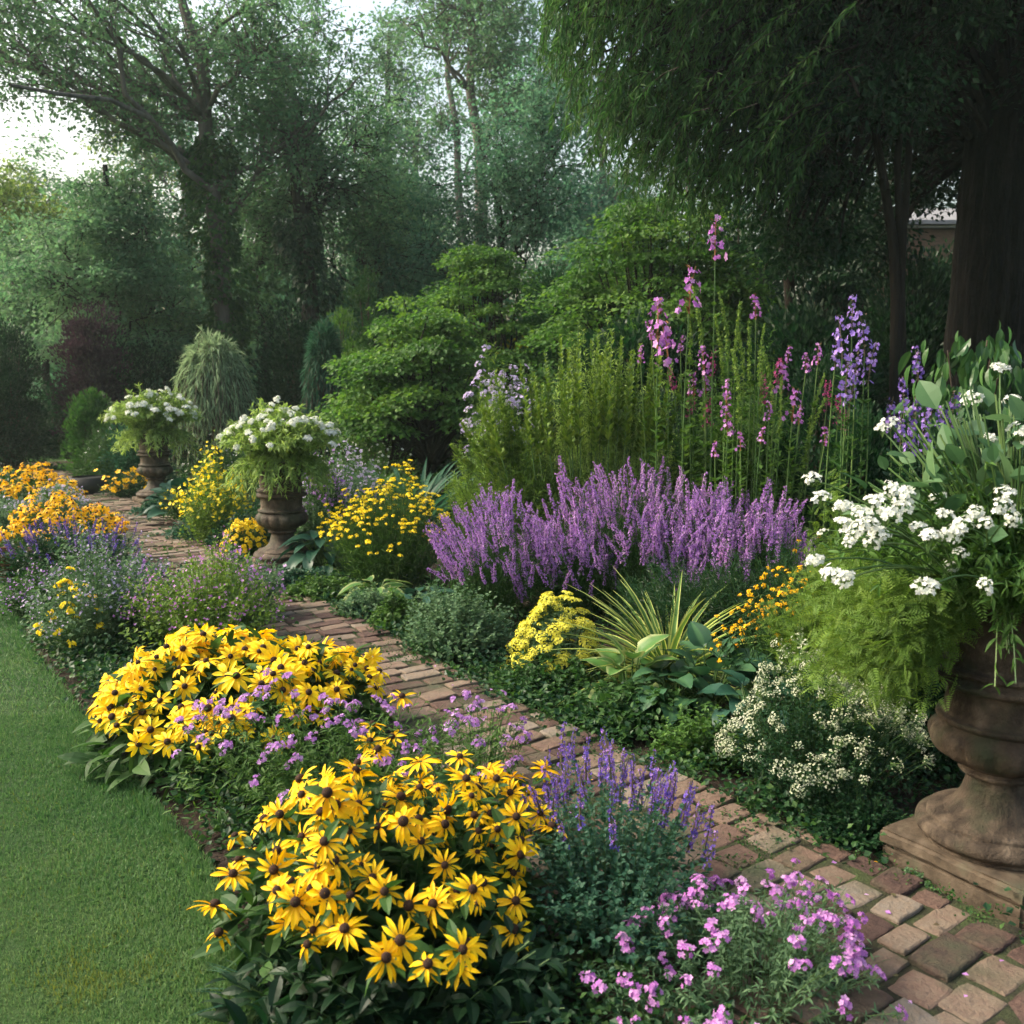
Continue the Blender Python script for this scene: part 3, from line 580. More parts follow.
def lathe_pot(name, label, c, prof, mat):
    g = Geo(); lathe(g, smooth_prof(prof, 4), 40, c=(0, 0, 0)); o = g.obj(name, mat, off=(0, 0, 0), smooth=True); o.location = (c[0], c[1], .0); tag(o, label, 'pot'); return o
lathe_pot('flower_pot', 'low terracotta pot at the lawn edge under purple flowers', (GX(8, 6.9), 6.9), [(.001, .0), (.10, .0), (.13, .10), (.155, .19), (.175, .20), (.178, .235), (.16, .237), (.15, .19), (.001, .18)], TERRA)
lathe_pot('round_pot', 'squat dark glazed pot beside the far end of the path', (GX(90, 12.0), 12.0), [(.001, .0), (.16, .0), (.25, .08), (.27, .17), (.22, .25), (.20, .26), (.19, .24), (.001, .2)], POTD)
#==TREES==
exec_trees = True
# ------------------------------------------------------------------ woodland behind (far to near)
def yew(px, hw, top, Y, label, mat=G_dark, **k):
    return shrub('evergreen_shrub', label, px, hw, top, Y, mat, **k)
TG = 'trees of the woodland behind the garden'
# far wall of trees
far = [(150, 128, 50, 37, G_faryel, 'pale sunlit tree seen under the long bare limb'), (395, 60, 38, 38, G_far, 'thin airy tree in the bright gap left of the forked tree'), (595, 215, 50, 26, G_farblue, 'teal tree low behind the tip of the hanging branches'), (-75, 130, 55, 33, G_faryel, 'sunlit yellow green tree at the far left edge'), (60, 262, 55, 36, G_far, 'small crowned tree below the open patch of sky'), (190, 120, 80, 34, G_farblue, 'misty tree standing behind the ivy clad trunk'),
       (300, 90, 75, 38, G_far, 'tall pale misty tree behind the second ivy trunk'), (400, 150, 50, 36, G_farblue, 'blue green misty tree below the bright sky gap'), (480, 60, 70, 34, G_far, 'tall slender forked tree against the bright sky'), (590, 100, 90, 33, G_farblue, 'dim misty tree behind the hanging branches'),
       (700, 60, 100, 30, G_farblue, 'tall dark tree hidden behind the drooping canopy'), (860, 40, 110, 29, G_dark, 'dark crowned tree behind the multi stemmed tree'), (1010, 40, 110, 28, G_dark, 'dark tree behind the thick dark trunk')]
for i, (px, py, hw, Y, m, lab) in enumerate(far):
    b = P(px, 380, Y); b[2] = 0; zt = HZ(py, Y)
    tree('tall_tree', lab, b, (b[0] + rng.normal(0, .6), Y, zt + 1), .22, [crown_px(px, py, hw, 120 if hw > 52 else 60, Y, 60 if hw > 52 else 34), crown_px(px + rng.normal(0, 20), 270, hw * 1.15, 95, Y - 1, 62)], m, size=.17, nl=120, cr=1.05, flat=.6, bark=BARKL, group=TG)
# understorey that closes the view low down
for i in range(13):
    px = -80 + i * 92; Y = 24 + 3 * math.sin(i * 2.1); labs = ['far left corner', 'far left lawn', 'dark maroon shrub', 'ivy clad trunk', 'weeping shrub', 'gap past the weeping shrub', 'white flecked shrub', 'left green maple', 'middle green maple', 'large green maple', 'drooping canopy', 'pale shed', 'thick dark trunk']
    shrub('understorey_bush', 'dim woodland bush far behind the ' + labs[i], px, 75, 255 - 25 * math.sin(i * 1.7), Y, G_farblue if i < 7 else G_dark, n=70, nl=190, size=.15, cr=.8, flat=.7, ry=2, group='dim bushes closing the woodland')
# mid distance trees on the left
b = P(5, 380, 22); b[2] = 0
tree('slender_tree', 'slender tree with a forked thin trunk and yellow green leaves at the left edge', b, None, .09, [crown_px(2, 205, 45, 50, 22, 36), crown_px(-30, 240, 60, 60, 22, 24), crown_px(60, 215, 45, 22, 23, 16)], G_faryel, size=.11, nl=120, cr=.6, trunk_pts=[b, P(14, 310, 22), P(15, 270, 22), P(8, 240, 22), P(2, 215, 22), P(4, 190, 22)], bark=BARKL, group=TG)
b = P(110, 390, 17); b[2] = 0
tree('spreading_tree', 'broad layered green tree left of the ivy clad trunk', b, P(105, 165, 17), .12, [crown_px(112, 205, 45, 40, 17, 30), crown_px(110, 265, 85, 50, 17, 80), crown_px(120, 335, 90, 35, 17.5, 60)], G_far, size=.085, nl=210, cr=.62, flat=.35, group=TG)
b = P(222, 390, 18); b[2] = 0
tree('ivy_clad_tree', 'tall tree with ivy clad lower trunk and bare grey forked top', b, None, .19, [crown_px(150, 30, 150, 60, 18, 95), crown_px(60, 45, 120, 60, 17.5, 70), crown_px(-30, 40, 60, 60, 18, 20), crown_px(285, 60, 75, 70, 18, 60), crown_px(150, 125, 60, 40, 18, 26), crown_px(260, 160, 60, 60, 18.5, 36)], G_far, size=.10, nl=95, cr=.60, flat=.8, bark=BARKL, shell=.35, group=TG,
     trunk_pts=[b, P(225, 330, 18), P(220, 250, 18), P(210, 180, 18), P(205, 120, 18), P(203, 70, 18), P(195, 38, 18), P(183, 5, 18), P(172, -40, 18)])
def bough(label, pts, Y, r, parent_name='bare_bough'): pass
last = [o for o in bpy.data.objects if o.name.startswith('ivy_clad_tree')][0]
g = Geo()
for pts, r in (([(204, 70), (207, 45), (218, 25), (240, 12), (262, -20)], .10), ([(212, 190), (185, 170), (172, 145), (150, 118), (110, 100), (60, 94), (10, 85)], .11), ([(150, 118), (125, 95), (118, 45), (100, 20), (84, -10)], .08), ([(125, 60), (112, 30), (108, 0)], .05)):
    q = np.array([P(x, y, 18 - .02 * abs(x - 205)) for x, y in pts]); f = np.linspace(0, len(q) - 1, 25); g.tubes(np.stack([np.interp(f, range(len(q)), q[:, k]) for k in range(3)], -1), np.linspace(r * .62, r * .22, 25)[None], 8)
g.obj('bough', BARKL, last, smooth=True)
def ivy_on(parent, pts, Y, r, n, mat=G_deep):
    q = np.array([P(x, y, Y) for x, y in pts]); f = rng.random(n) * (len(q) - 1); c = np.stack([np.interp(f, range(len(q)), q[:, k]) for k in range(3)], -1)
    a = rng.uniform(0, 6.283, n); bulge = 1 + .55 * np.sin(c[:, 2] * 2.3 + a) + .4 * np.sin(c[:, 2] * 6.1); rr = r * (.75 + .45 * rng.random(n)) * bulge; d = np.stack([np.cos(a), np.sin(a), rng.normal(-.3, .3, n)], -1)
    g = Geo(); g.bake(LEAFW, c + d * rr[:, None], frames(nrm(d + np.array([0, 0, -.8])), d, .4), .11 * rng.uniform(.6, 1.2, n)); g.obj('ivy', mat, parent)
ivy_on(last, [(222, 380), (225, 330), (220, 250), (210, 180), (206, 135)], 18, .32, 6500, G_mid)
b = P(308, 385, 19); b[2] = 0
tree('ivy_clad_tree', 'second tree with dark ivy on its trunk, behind the weeping shrub', b, None, .2, [crown_px(290, 130, 60, 60, 19.5, 60), crown_px(345, 200, 50, 50, 20, 40), crown_px(265, 225, 50, 50, 20, 40), crown_px(380, 120, 35, 50, 21, 22)], G_far, size=.10, nl=85, cr=.6, flat=.75, group=TG, trunk_pts=[b, P(310, 300, 19), P(302, 230, 19), P(295, 170, 19), P(300, 100, 19)])
ivy_on([o for o in bpy.data.objects if o.name == 'ivy_clad_tree.001'][0], [(308, 385), (312, 300), (303, 240), (300, 215)], 19, .28, 4000)
b = P(480, 380, 26); b[2] = 0
tree('forked_tree', 'hazy tree with twin slanting trunks against the bright sky', b, None, .2, [crown_px(490, 30, 55, 60, 26, 70), crown_px(430, 20, 40, 40, 26, 26), crown_px(520, 100, 45, 50, 26, 36)], G_far, size=.12, nl=80, cr=.65, flat=.8, bark=BARKL, group=TG, trunk_pts=[b, P(482, 250, 26), P(480, 150, 26), P(470, 90, 26), P(472, 30, 26), P(466, -20, 26)])
b = P(500, 390, 20); b[2] = 0
tree('dense_tree', 'dense blue green tree rising behind the middle green maple', b, P(500, 150, 20), .14, [crown_px(490, 190, 60, 70, 20, 70), crown_px(545, 150, 55, 100, 19, 80), crown_px(440, 255, 65, 55, 20, 50)], G_farblue, size=.09, nl=120, cr=.62, flat=.8, group=TG)
b = P(380, 390, 21); b[2] = 0
tree('dense_tree', 'soft green tree behind the white flecked shrub', b, P(380, 170, 21), .14, [crown_px(360, 240, 60, 60, 21, 70), crown_px(400, 180, 40, 45, 22, 30)], G_far, size=.09, nl=130, cr=.65, flat=.8, group=TG)
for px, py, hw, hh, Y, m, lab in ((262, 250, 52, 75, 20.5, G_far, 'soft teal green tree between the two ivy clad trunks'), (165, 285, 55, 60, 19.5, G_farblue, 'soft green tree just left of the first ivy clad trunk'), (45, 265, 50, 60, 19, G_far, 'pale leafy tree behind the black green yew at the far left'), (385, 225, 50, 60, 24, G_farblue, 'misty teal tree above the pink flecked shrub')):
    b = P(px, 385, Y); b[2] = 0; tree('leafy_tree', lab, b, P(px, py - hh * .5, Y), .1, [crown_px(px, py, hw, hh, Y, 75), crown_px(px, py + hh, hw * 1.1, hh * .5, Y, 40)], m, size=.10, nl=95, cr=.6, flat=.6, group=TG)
# dark maroon maple, evergreens and low shrubs at the far left
shrub('red_maple', 'dark maroon leaved maple in the shade of the layered tree', 96, 34, 300, 15.5, G_red, n=70, nl=170, size=.06, cr=.35, flat=.35, bottom=.6, cat='maple')
yew(10, 42, 312, 15.5, 'black green yew at the left edge of the far lawn', n=80, nl=260, size=.06, cr=.35)
yew(140, 60, 330, 16.5, 'dark evergreen behind the mallow like shrub at the far left', n=80, nl=200, size=.07, cr=.4)
yew(60, 40, 372, 18.2, 'dim low evergreen at the end of the far lawn', n=50, nl=180, size=.07, cr=.35)
yew(300, 55, 300, 17, 'dark evergreen between the two weeping shrubs', n=80, nl=230, size=.08, cr=.45)
shrub('low_shrub', 'low blue green shrub at the end of the far lawn', 45, 20, 425, 18.6, G_blue, n=30, nl=160, size=.06, cr=.25)
shrub('low_shrub', 'low dark shrub at the left end of the far lawn', 8, 24, 432, 18.3, G_deep, n=30, nl=160, size=.06, cr=.25)
shrub('leafy_shrub', 'upright leafy green shrub left of the farthest urn', 92, 27, 385, 13.2, G_mid, n=60, nl=150, size=.055, cr=.2)
shrub('airy_shrub', 'airy blue green shrub directly behind the farthest urn', 140, 34, 402, 12.5, G_blue, n=70, nl=170, size=.04, cr=.22)
def weeping(label, px, hw, top, Y, mat, n=900, m=22, seed=0):
    X = GX(px, Y, 1); h = HZ(top, Y); rx = hw * Y / F_PX; c = np.array([X, Y, 0.]); root = thing('weeping_shrub', label, 'shrub', c)
    a = rng.uniform(0, 6.283, n); q = rng.random(n) ** .45 * rng.uniform(.8, 1.15, n); e = c + np.stack([q * rx * np.cos(a), q * rx * np.sin(a), h * (.15 + .55 * (1 - np.minimum(q, 1) ** 2)) + rng.normal(0, .16, n)], -1)
    s = c + np.array([0, 0, h * .72]) + fuzz(n, .06); md = (s + e) / 2; md[:, 2] = h * 1.12 + .15 * h * (.7 - q * .6) + rng.normal(0, .2, n); md[:, :2] = c[:2] + (e - c)[:, :2] * .62
    pa = bez(s, md, e, 7); g = Geo(); g.tubes(pa, .004, 3); g.tubes(np.linspace(c, c + np.array([0, 0, h * .55]), 5), .05, 6); g.obj('branches', TWIG, root)
    t = rng.uniform(.25, 1, (n, m))[..., None]; p = s[:, None] * (1 - t) ** 2 + md[:, None] * 2 * t * (1 - t) + e[:, None] * t * t; tg = nrm(2 * (1 - t) * (md - s)[:, None] + 2 * t * (e - md)[:, None])
    d = nrm(tg + rng.normal(0, .3, tg.shape)); g = Geo(); g.bake(NARROW, p.reshape(-1, 3), frames(d.reshape(-1, 3), (0, 0, 1), .4), .16 * rng.uniform(.6, 1.2, n * m)); g.obj('foliage', mat, root)
weeping('round fountain shaped weeping shrub behind the two farther urns', 215, 49, 345, 13.6, leaf_mat('leaf_silver_green', (.15, .23, .12), (.22, .32, .17), (.32, .42, .24), rough=.6, trans=.4), n=620, m=20)
weeping('tall narrow blue green weeping shrub right of the fountain shaped one', 326, 26, 332, 13.2, G_blue, n=520)
shrub('flecked_shrub', 'tall light green shrub flecked with pale flowers beside the left green maple', 345, 28, 292, 14.5, G_fresh, n=70, nl=130, size=.06, cr=.28)
# the three layered maples
def maple(label, px, hw, top, Y, n, mat=G_maple, low=.35, size=.062, tiers=.16, bottom_py=430, spr=1.0, nl=230, cr=.42):
    X = GX(px, Y, 1.5); h = HZ(top, Y); rx = hw * Y / F_PX; c = np.array([X, Y, 0.]); root = thing('japanese_maple', label, 'maple', c, 'layered green maples behind the flower bed')
    a = rng.uniform(0, 6.283, n); q = rng.random(n) ** .5; lo = h * low; z = lo + (h - .1 - lo) * (1 - .85 * q ** 2.2) * (rng.random(n) ** .28)
    Cs = c + np.stack([q * rx * np.cos(a), q * rx * np.sin(a) * spr, z], -1); Cr = cr * rng.uniform(.65, 1.35, n)
    g = Geo(); fk = [c + np.array([rng.normal(0, .3), rng.normal(0, .2), lo * .8]) for _ in range(4)]; fk = np.array(fk)
    g.tubes(bez(np.repeat(c[None], 4, 0) + fuzz(4, .06) * np.array([1, 1, 0]), (c + fk) / 2 + fuzz(4, .08), fk, 8), np.linspace(.06, .035, 8)[None], 8)
    s = fk[rng.integers(0, 4, n)]; md = (s + Cs) / 2 + np.array([0, 0, .12]); g.tubes(bez(s, md, Cs, 6), np.linspace(.026, .006, 6)[None], 5); g.obj('trunk', BARK, root, smooth=True)
    idx = np.repeat(np.arange(n), nl); M = len(idx); d = rand_dirs(M); qq = rng.random(M) ** .5; off = d * (qq * Cr[idx])[:, None] * np.array([1, 1, tiers]); off[:, 2] -= .30 * (off[:, 0] ** 2 + off[:, 1] ** 2) / Cr[idx]
    dr = nrm(off * np.array([1, 1, 0]) + fuzz(M, .15) + np.array([0, 0, -.12])); g = Geo(); g.bake(LEAFW, Cs[idx] + off, frames(dr, (0, 0, 1), .35), size * rng.uniform(.6, 1.25, M), np.clip(rng.random(n)[idx] * .5 + rng.random(M) * .5, 0, 1)); g.obj('crown', mat, root); return root
maple('large green layered maple below the drooping canopy', 655, 125, 178, 12.2, 190, cr=.5, low=.22)
maple('middle green layered maple between the large and the left one', 480, 78, 238, 13.8, 110, low=.25)
maple('left green layered maple, lowest of the layered maples', 418, 82, 284, 11.6, 110, low=.22, bottom_py=430, cr=.38)
shrub('yellow_lit_shrub', 'small golden leaved shrub glimpsed below the large maple', 512, 24, 308, 14.6, leaf_mat('leaf_yellow_lit', (.25, .26, .01), (.42, .40, .02), (.6, .55, .04), trans=.5), n=30, nl=110, size=.06, cr=.25)  # leaf colour carries the yellow light falling on this patch of leaves
shrub('rose_shrub', 'tall shrub with a few pink blooms behind the left maple', 372, 30, 262, 16, G_mid, n=50, nl=120, size=.07, cr=.3)
# dark evergreens closing the right
for px, hw, top, Y, lab in ((560, 60, 250, 15.5, 'dark evergreen behind the large layered maple'), (470, 60, 345, 14.8, 'dark evergreen beneath the middle maple'), (740, 70, 150, 15, 'black green evergreen right of the large layered maple'), (830, 60, 120, 15.5, 'black green evergreen behind the multi stemmed tree'), (1020, 60, 130, 15.5, 'black green evergreen behind the thick trunk'),
                            (650, 90, 300, 10.4, 'low dark evergreen under the large layered maple'), (800, 70, 300, 9.6, 'dark evergreen behind the tall flower stalks'), (900, 60, 255, 12.4, 'dark evergreen below the pale shed'), (935, 40, 238, 14.2, 'dark evergreen directly in front of the pale shed')):
    yew(px, hw, top, Y, lab, n=110, nl=230, size=.085, cr=.5, mat=G_dark if px != 560 else G_deep)
# thick trunk and its dark canopy, one crown added for shade
c = P(985, 380, 11); c[2] = 0; root = thing('old_tree', 'thick dark furrowed trunk at the right edge', 'tree', c); g = Geo()
zz = np.linspace(-.1, 8, 90); th = np.arange(72) * 2 * math.pi / 72; Z, TH = np.meshgrid(zz, th, indexing='ij')
r = .45 * (1 + .45 * np.exp(-Z * 1.6)) * (1 - .02 * Z) * (1 + .04 * np.abs(np.sin(TH * 17 + np.sin(Z * 3.7) * 1.3 + Z * .6)) + .09 * np.abs(np.sin(TH * 9 + np.sin(Z * 2.2) * .8)) + .02 * np.sin(TH * 23 + Z * 5) + .06 * np.sin(TH * 2 + .6))
V = np.stack([c[0] + r * np.cos(TH) + .02 * Z, c[1] + r * np.sin(TH), Z], -1).reshape(-1, 3); i, j = np.meshgrid(np.arange(89), np.arange(72), indexing='ij'); i = i.ravel(); j = j.ravel(); j2 = (j + 1) % 72
q = np.stack([i * 72 + j, i * 72 + j2, (i + 1) * 72 + j2, (i + 1) * 72 + j], -1); g.add(V, np.concatenate([q[:, [0, 1, 2]], q[:, [0, 2, 3]]]), np.full((len(V), 3), .5)); g.obj('trunk', noise_mat('bark_dark', [(.3, (.003, .0025, .002)), (.55, (.009, .007, .005)), (.75, (.022, .017, .012))], scale=7, rough=.95, bump=1, bscale=18, stretch=(1, 1, .25), dist=.09), root, smooth=True)
def leafcloud(crowns, nl, cr, size, mat, root, leaf=LEAF4, flat=.5, droop=.3, name='crown', limb_from=None, shell=.4):
    Cs = np.concatenate([np.array(cc) + rand_dirs(nc) * (rng.random(nc) ** shell)[:, None] * np.array(rd) for cc, rd, nc in crowns]); n = len(Cs); Cr = cr * rng.uniform(.6, 1.3, n); idx = np.repeat(np.arange(n), nl); M = len(idx)
    off = rand_dirs(M) * ((rng.random(M) ** .5) * Cr[idx])[:, None] * np.array([1, 1, flat]); off[:, 2] -= .3 * (off[:, 0] ** 2 + off[:, 1] ** 2) / Cr[idx]
    dr = nrm(off * np.array([1, 1, .2]) + fuzz(M, .3) + np.array([0, 0, -droop])); g = Geo(); g.bake(leaf, Cs[idx] + off, frames(dr, (0, 0, 1), .5), size * rng.uniform(.6, 1.25, M), np.clip(rng.random(n)[idx] * .5 + rng.random(M) * .5, 0, 1)); g.obj(name, mat, root)
    if limb_from is not None:
        s = np.array(limb_from)[rng.integers(0, len(limb_from), n)]; g = Geo(); g.tubes(bez(s, (s + Cs) / 2 + np.array([0, 0, .3]), Cs, 6), np.linspace(.05, .008, 6)[None], 5); g.obj('limbs', BARK, root, smooth=True)
leafcloud([((c[0] - .5, 11, 6.6), (4, 3.2, 2.2), 190), ((c[0] + 1.0, 6.8, 6.4), (3.4, 3.6, 1.3), 90), (P(1010, 60, 12.5), (1.0, .6, 1.2), 18), (P(880, 90, 12), (1.0, .8, 1.3), 40), (P(925, 165, 12.8), (.6, .5, .45), 16), (P(870, 235, 12.8), (.5, .5, .6), 14)], 200, .6, .085, G_dark, root, limb_from=[(c[0] + .1, 11, z) for z in (4.2, 5, 6, 7)])  # second crown hangs out of view, added to darken the right side
# multi stemmed tree
b = P(896, 345, 9.8); b[2] = 0; root = thing('multi_stem_tree', 'slim tree with smooth crossing stems left of the thick trunk', 'tree', b); g = Geo()
for pts, r in (([(896, 470), (896, 300), (893, 240), (882, 170), (868, 95), (848, 40), (830, -20)], .058), ([(899, 470), (899, 320), (903, 230), (908, 170), (912, 90), (911, 30), (908, -30)], .048), ([(905, 470), (902, 330), (900, 240), (897, 160), (905, 100), (922, 50), (936, -10)], .045), ([(886, 190), (876, 130), (885, 60), (880, 0)], .03)):
    q = np.array([P(x, y, 9.8 + .05 * i) for i, (x, y) in enumerate(pts)]); 
    if pts[0][1] > 400: q[0, 2] = 0
    f = np.linspace(0, len(q) - 1, 30); g.tubes(np.stack([np.interp(f, range(len(q)), q[:, k]) for k in range(3)], -1), np.linspace(r, r * .45, 30)[None], 10)
g.obj('trunk', BARK, root, smooth=True)
leafcloud([(P(850, 30, 9.8), (1.3, 1.2, 1.0), 80), (P(800, 190, 10.6), (.7, .6, .9), 36), (P(800, -90, 9.8), (2.4, 2.0, 1.0), 80)], 170, .45, .08, G_deep, root, leaf=LEAF_O if False else LEAF4, limb_from=[P(868, 95, 9.9), P(912, 90, 9.9), P(850, 40, 9.9)])
# drooping canopy: strands of narrow leaves
def drooping(label, px0, px1, pyt, Y0, Y1, n, L, mat, trunk_px, lowf, m=34, size=.11):
    b = P(trunk_px, 380, (Y0 + Y1) / 2 + 1.2); b[2] = 0; root = thing('weeping_tree', label, 'tree', b)
    x = rng.uniform(px0, px1, n); Y = rng.uniform(Y0, Y1, n); low = lowf(x); 
    e = np.array([P(a, min(l, 600), y) for a, l, y in zip(x, low + rng.normal(0, 18, n) - 215 * rng.random(n) ** 1.3, Y)]); ln = L * rng.uniform(.6, 1.3, n)
    s = e + np.stack([ln * rng.uniform(.15, .75, n), rng.normal(.1, .25, n), ln * rng.uniform(.55, 1.0, n)], -1); md = (s + e) / 2 + np.stack([-.12 * ln, 0 * ln, .30 * ln], -1)
    g = Geo(); g.tubes(bez(s, md, e, 7), np.linspace(.006, .0018, 7)[None], 3)
    hub = np.array([b + np.array([0, 0, z]) for z in (3.6, 4.2, 5.0)]); sc_ = s[::9]; h2 = hub[rng.integers(0, 3, len(sc_))]; g.tubes(bez(h2, (h2 + sc_) / 2 + np.array([0, 0, .5]), sc_, 8), np.linspace(.06, .012, 8)[None], 5)
    g.tubes(np.stack([b + np.array([.08 * math.sin(k), 0, 5.2 * k / 8]) for k in range(9)]), np.linspace(.07, .05, 9)[None], 10); g.obj('trunk', BARK, root, smooth=True)
    t = rng.uniform(.08, 1, (n, m))[..., None]; p = s[:, None] * (1 - t) ** 2 + md[:, None] * 2 * t * (1 - t) + e[:, None] * t * t; tg = nrm(2 * (1 - t) * (md - s)[:, None] + 2 * t * (e - md)[:, None])
    d = nrm(tg * .6 + np.array([0, 0, -.35]) + rng.normal(0, .5, tg.shape)); g = Geo(); g.bake(LANCE_F, p.reshape(-1, 3), frames(d.reshape(-1, 3), (0, -.5, 1), .5), size * rng.uniform(.6, 1.25, n * m), np.clip(np.repeat(rng.random(n), m) * .6 + rng.random(n * m) * .4, 0, 1)); g.obj('crown', mat, root)
LANCE_F = T([(0, 0, 0), (.11, .4, .03), (0, 1, -.1), (-.11, .4, .03)], [(0, 1, 2), (0, 2, 3)], [(0, 0), (1, .4), (0, 1), (-1, .4)])
drooping('weeping tree whose narrow leaved branches hang over the large maple', 535, 800, 0, 8.6, 11, 1000, 1.0, G_willow, 790, lambda x: np.interp(x, [535, 560, 620, 700, 800], [60, 110, 190, 215, 190]))
drooping('darker weeping tree in front of the crossing stems at the upper right', 740, 1000, 0, 9.2, 11.5, 420, .9, G_deep, 1000, lambda x: np.interp(x, [740, 850, 930, 1000], [200, 150, 60, 40]))
# pale shed glimpsed between the trunks
b = P(925, 380, 20); b[2] = 0; root = thing('garden_shed', 'pale shed with brown boarding glimpsed between the trunks', 'shed', b)
def box(name, mat, root, c, s, off=None):
    g = Geo(); x, y, z = np.array(s) / 2; V = np.array([(a * x, bb * y, cc * z) for a in (-1, 1) for bb in (-1, 1) for cc in (-1, 1)]) + np.array(c)
    F = np.array([(0, 1, 3), (0, 3, 2), (4, 6, 7), (4, 7, 5), (0, 4, 5), (0, 5, 1), (2, 3, 7), (2, 7, 6), (0, 2, 6), (0, 6, 4), (1, 5, 7), (1, 7, 3)]); g.add(V, F, np.full((8, 3), .5)); return g.obj(name, mat, root)
PALE = noise_mat('pale_render', [(.3, (.36, .35, .33)), (.7, (.5, .49, .46))], scale=3, rough=.8, bump=.1); BRN = noise_mat('brown_boards', [(.3, (.09, .055, .035)), (.7, (.16, .10, .065))], scale=6, stretch=(1, 1, 8), rough=.8, bump=.4); ROOFM = noise_mat('shed_roof', [(.3, (.16, .16, .165)), (.7, (.26, .26, .265))], scale=7, rough=.8, bump=.3)
zt = HZ(206, 20); zb = HZ(228, 20); box('wall', BRN, root, (b[0], 21.5, zb / 2), (3.0, 3, zb)); box('gutter', PALE, root, (b[0], 19.93, zb + .02), (3.2, .08, .05))
g = Geo(); w = 1.7; V = np.array([(b[0] - w, 19.8, zb + .05), (b[0] + w, 19.8, zb + .05), (b[0] + w, 21.6, zt + .15), (b[0] - w, 21.6, zt + .15), (b[0] + w, 23.3, zb + .05), (b[0] - w, 23.3, zb + .05)]); V = np.concatenate([V, V + np.array([0, 0, .08])])
g.add(V, np.array([(0, 1, 2), (0, 2, 3), (3, 2, 4), (3, 4, 5), (6, 7, 8), (6, 8, 9), (9, 8, 10), (9, 10, 11), (0, 1, 7), (0, 7, 6), (1, 2, 8), (1, 8, 7), (2, 4, 10), (2, 10, 8), (0, 3, 9), (0, 9, 6), (3, 5, 11), (3, 11, 9)]), np.full((12, 3), .5)); g.obj('roof', ROOFM, root)
#==PLANTS==
# ------------------------------------------------------------------ flower meshes shared by the repeats
def at(px, Y, z=.3): return np.array([GX(px, Y, z), Y, 0.0])
def upn(tips, c, out=.4, cam=.25, z=.8, nz=.28):
    o = nrm((tips - c) * np.array([1, 1, 0])); return nrm(o * out + np.array([0, -cam, z]) + fuzz(len(tips), nz))
CONE_ME = None
g = Geo(); lathe(g, smooth_prof([(.0105, -.001), (.0125, .004), (.0115, .011), (.0065, .0155), (.001, .017)], 4), 14); CONE_ME = g.mesh('flower_centre', CONE, smooth=True)
SUSAN = daisy_meshes(7, YEL, .055, droop=.28, cone=None, wid=.125, nmin=11, nmax=14); SUSAN_T = daisy_meshes(1, MATS['petal_yellow'], .036, droop=1.1, nmin=6, nmax=8, cone=None); SUSAN_W = daisy_meshes(3, YEL, .047, droop=.75, nmin=8, nmax=11, cone=None)
SUSAN_B = daisy_meshes(5, leaf_mat('petal_bright_yellow', (.80, .47, .005), (.90, .65, .010), (.94, .74, .03), rough=.55, trans=.3, spec=.2, along=((.78, .42, .003), .0, .35)), .056, droop=.42, wid=.16, cone=None)
SUSAN_F = daisy_meshes(4, YEL, .05, droop=.4, nmin=9, nmax=11, wid=.2, cone=CONE); SUSAN_O = daisy_meshes(4, ORG, .046, droop=.4, nmin=9, nmax=11, wid=.2, cone=CONE)
SP_PUR = spike_meshes(5, PUR, .24, .020, 75, .010, calyx=leaf_mat('calyx_purple', (.05, .04, .05), (.08, .07, .06), (.06, .10, .04), trans=0), gap=.05, mix=MAG)
SP_MAG = spike_meshes(5, MAG, .22, .020, 70, .010, calyx=MATS['calyx_purple'], gap=.05, mix=PUR)
SP_BLU = spike_meshes(4, BLU, .13, .010, 42, .0062, gap=.2, mix=PUR)
SP_LAV = spike_meshes(4, LAV, .20, .03, 60, .014, gap=.2)
UM_WHT = umbel_meshes(8, WHT, .036, 32, .0088, FLO5, dome=.7); UM_WHT2 = umbel_meshes(4, WHT, .042, 40, .013, FLO5, dome=.4)
UM_SED = umbel_meshes(5, SED, .036, 95, .0055, FLO5, dome=.28); UM_CRM = umbel_meshes(6, CRM, .030, 24, .0044, FLO5, dome=.7)
UM_PNK = umbel_meshes(6, PNK, .021, 13, .0082, FLO5, dome=.55); UM_MAG = umbel_meshes(5, MAG, .017, 18, .0058, FLO5, dome=.5)
UM_YEL = umbel_meshes(5, YELP, .022, 16, .0085, FLO5, dome=.35); UM_ORG = umbel_meshes(4, leaf_mat('petal_gold', (.75, .38, .005), (.82, .50, .01), (.85, .60, .03), trans=.3, spec=.2), .015, 14, .0052, FLO5, dome=.6)
TALL_MAG = spike_meshes(3, leaf_mat('petal_rose_purple', (.34, .11, .40), (.46, .19, .52), (.62, .36, .62), trans=.3, spec=.1), .20, .050, 30, .019, FLO5, gap=.15, calyx=leaf_mat('bud_rust', (.16, .07, .03), (.20, .10, .04), (.14, .16, .05), trans=0))
TALL_GRN = spike_meshes(4, G_lime, .42, .012, 120, .012, FLO3, gap=.0, taper=.5, calyx=G_lime)
TALL_RED = spike_meshes(3, leaf_mat('petal_wine', (.22, .03, .10), (.32, .05, .16), (.42, .10, .26), trans=.3, spec=.1), .18, .03, 42, .014, FLO3, gap=.25)
TALL_VIO = spike_meshes(4, leaf_mat('petal_campanula', (.22, .14, .48), (.34, .22, .60), (.50, .36, .72), trans=.3, spec=.1), .28, .050, 34, .020, FLO5, gap=.1)
DEAD = leaf_mat('leaf_dry', (.06, .05, .03), (.10, .08, .045), (.10, .12, .04))

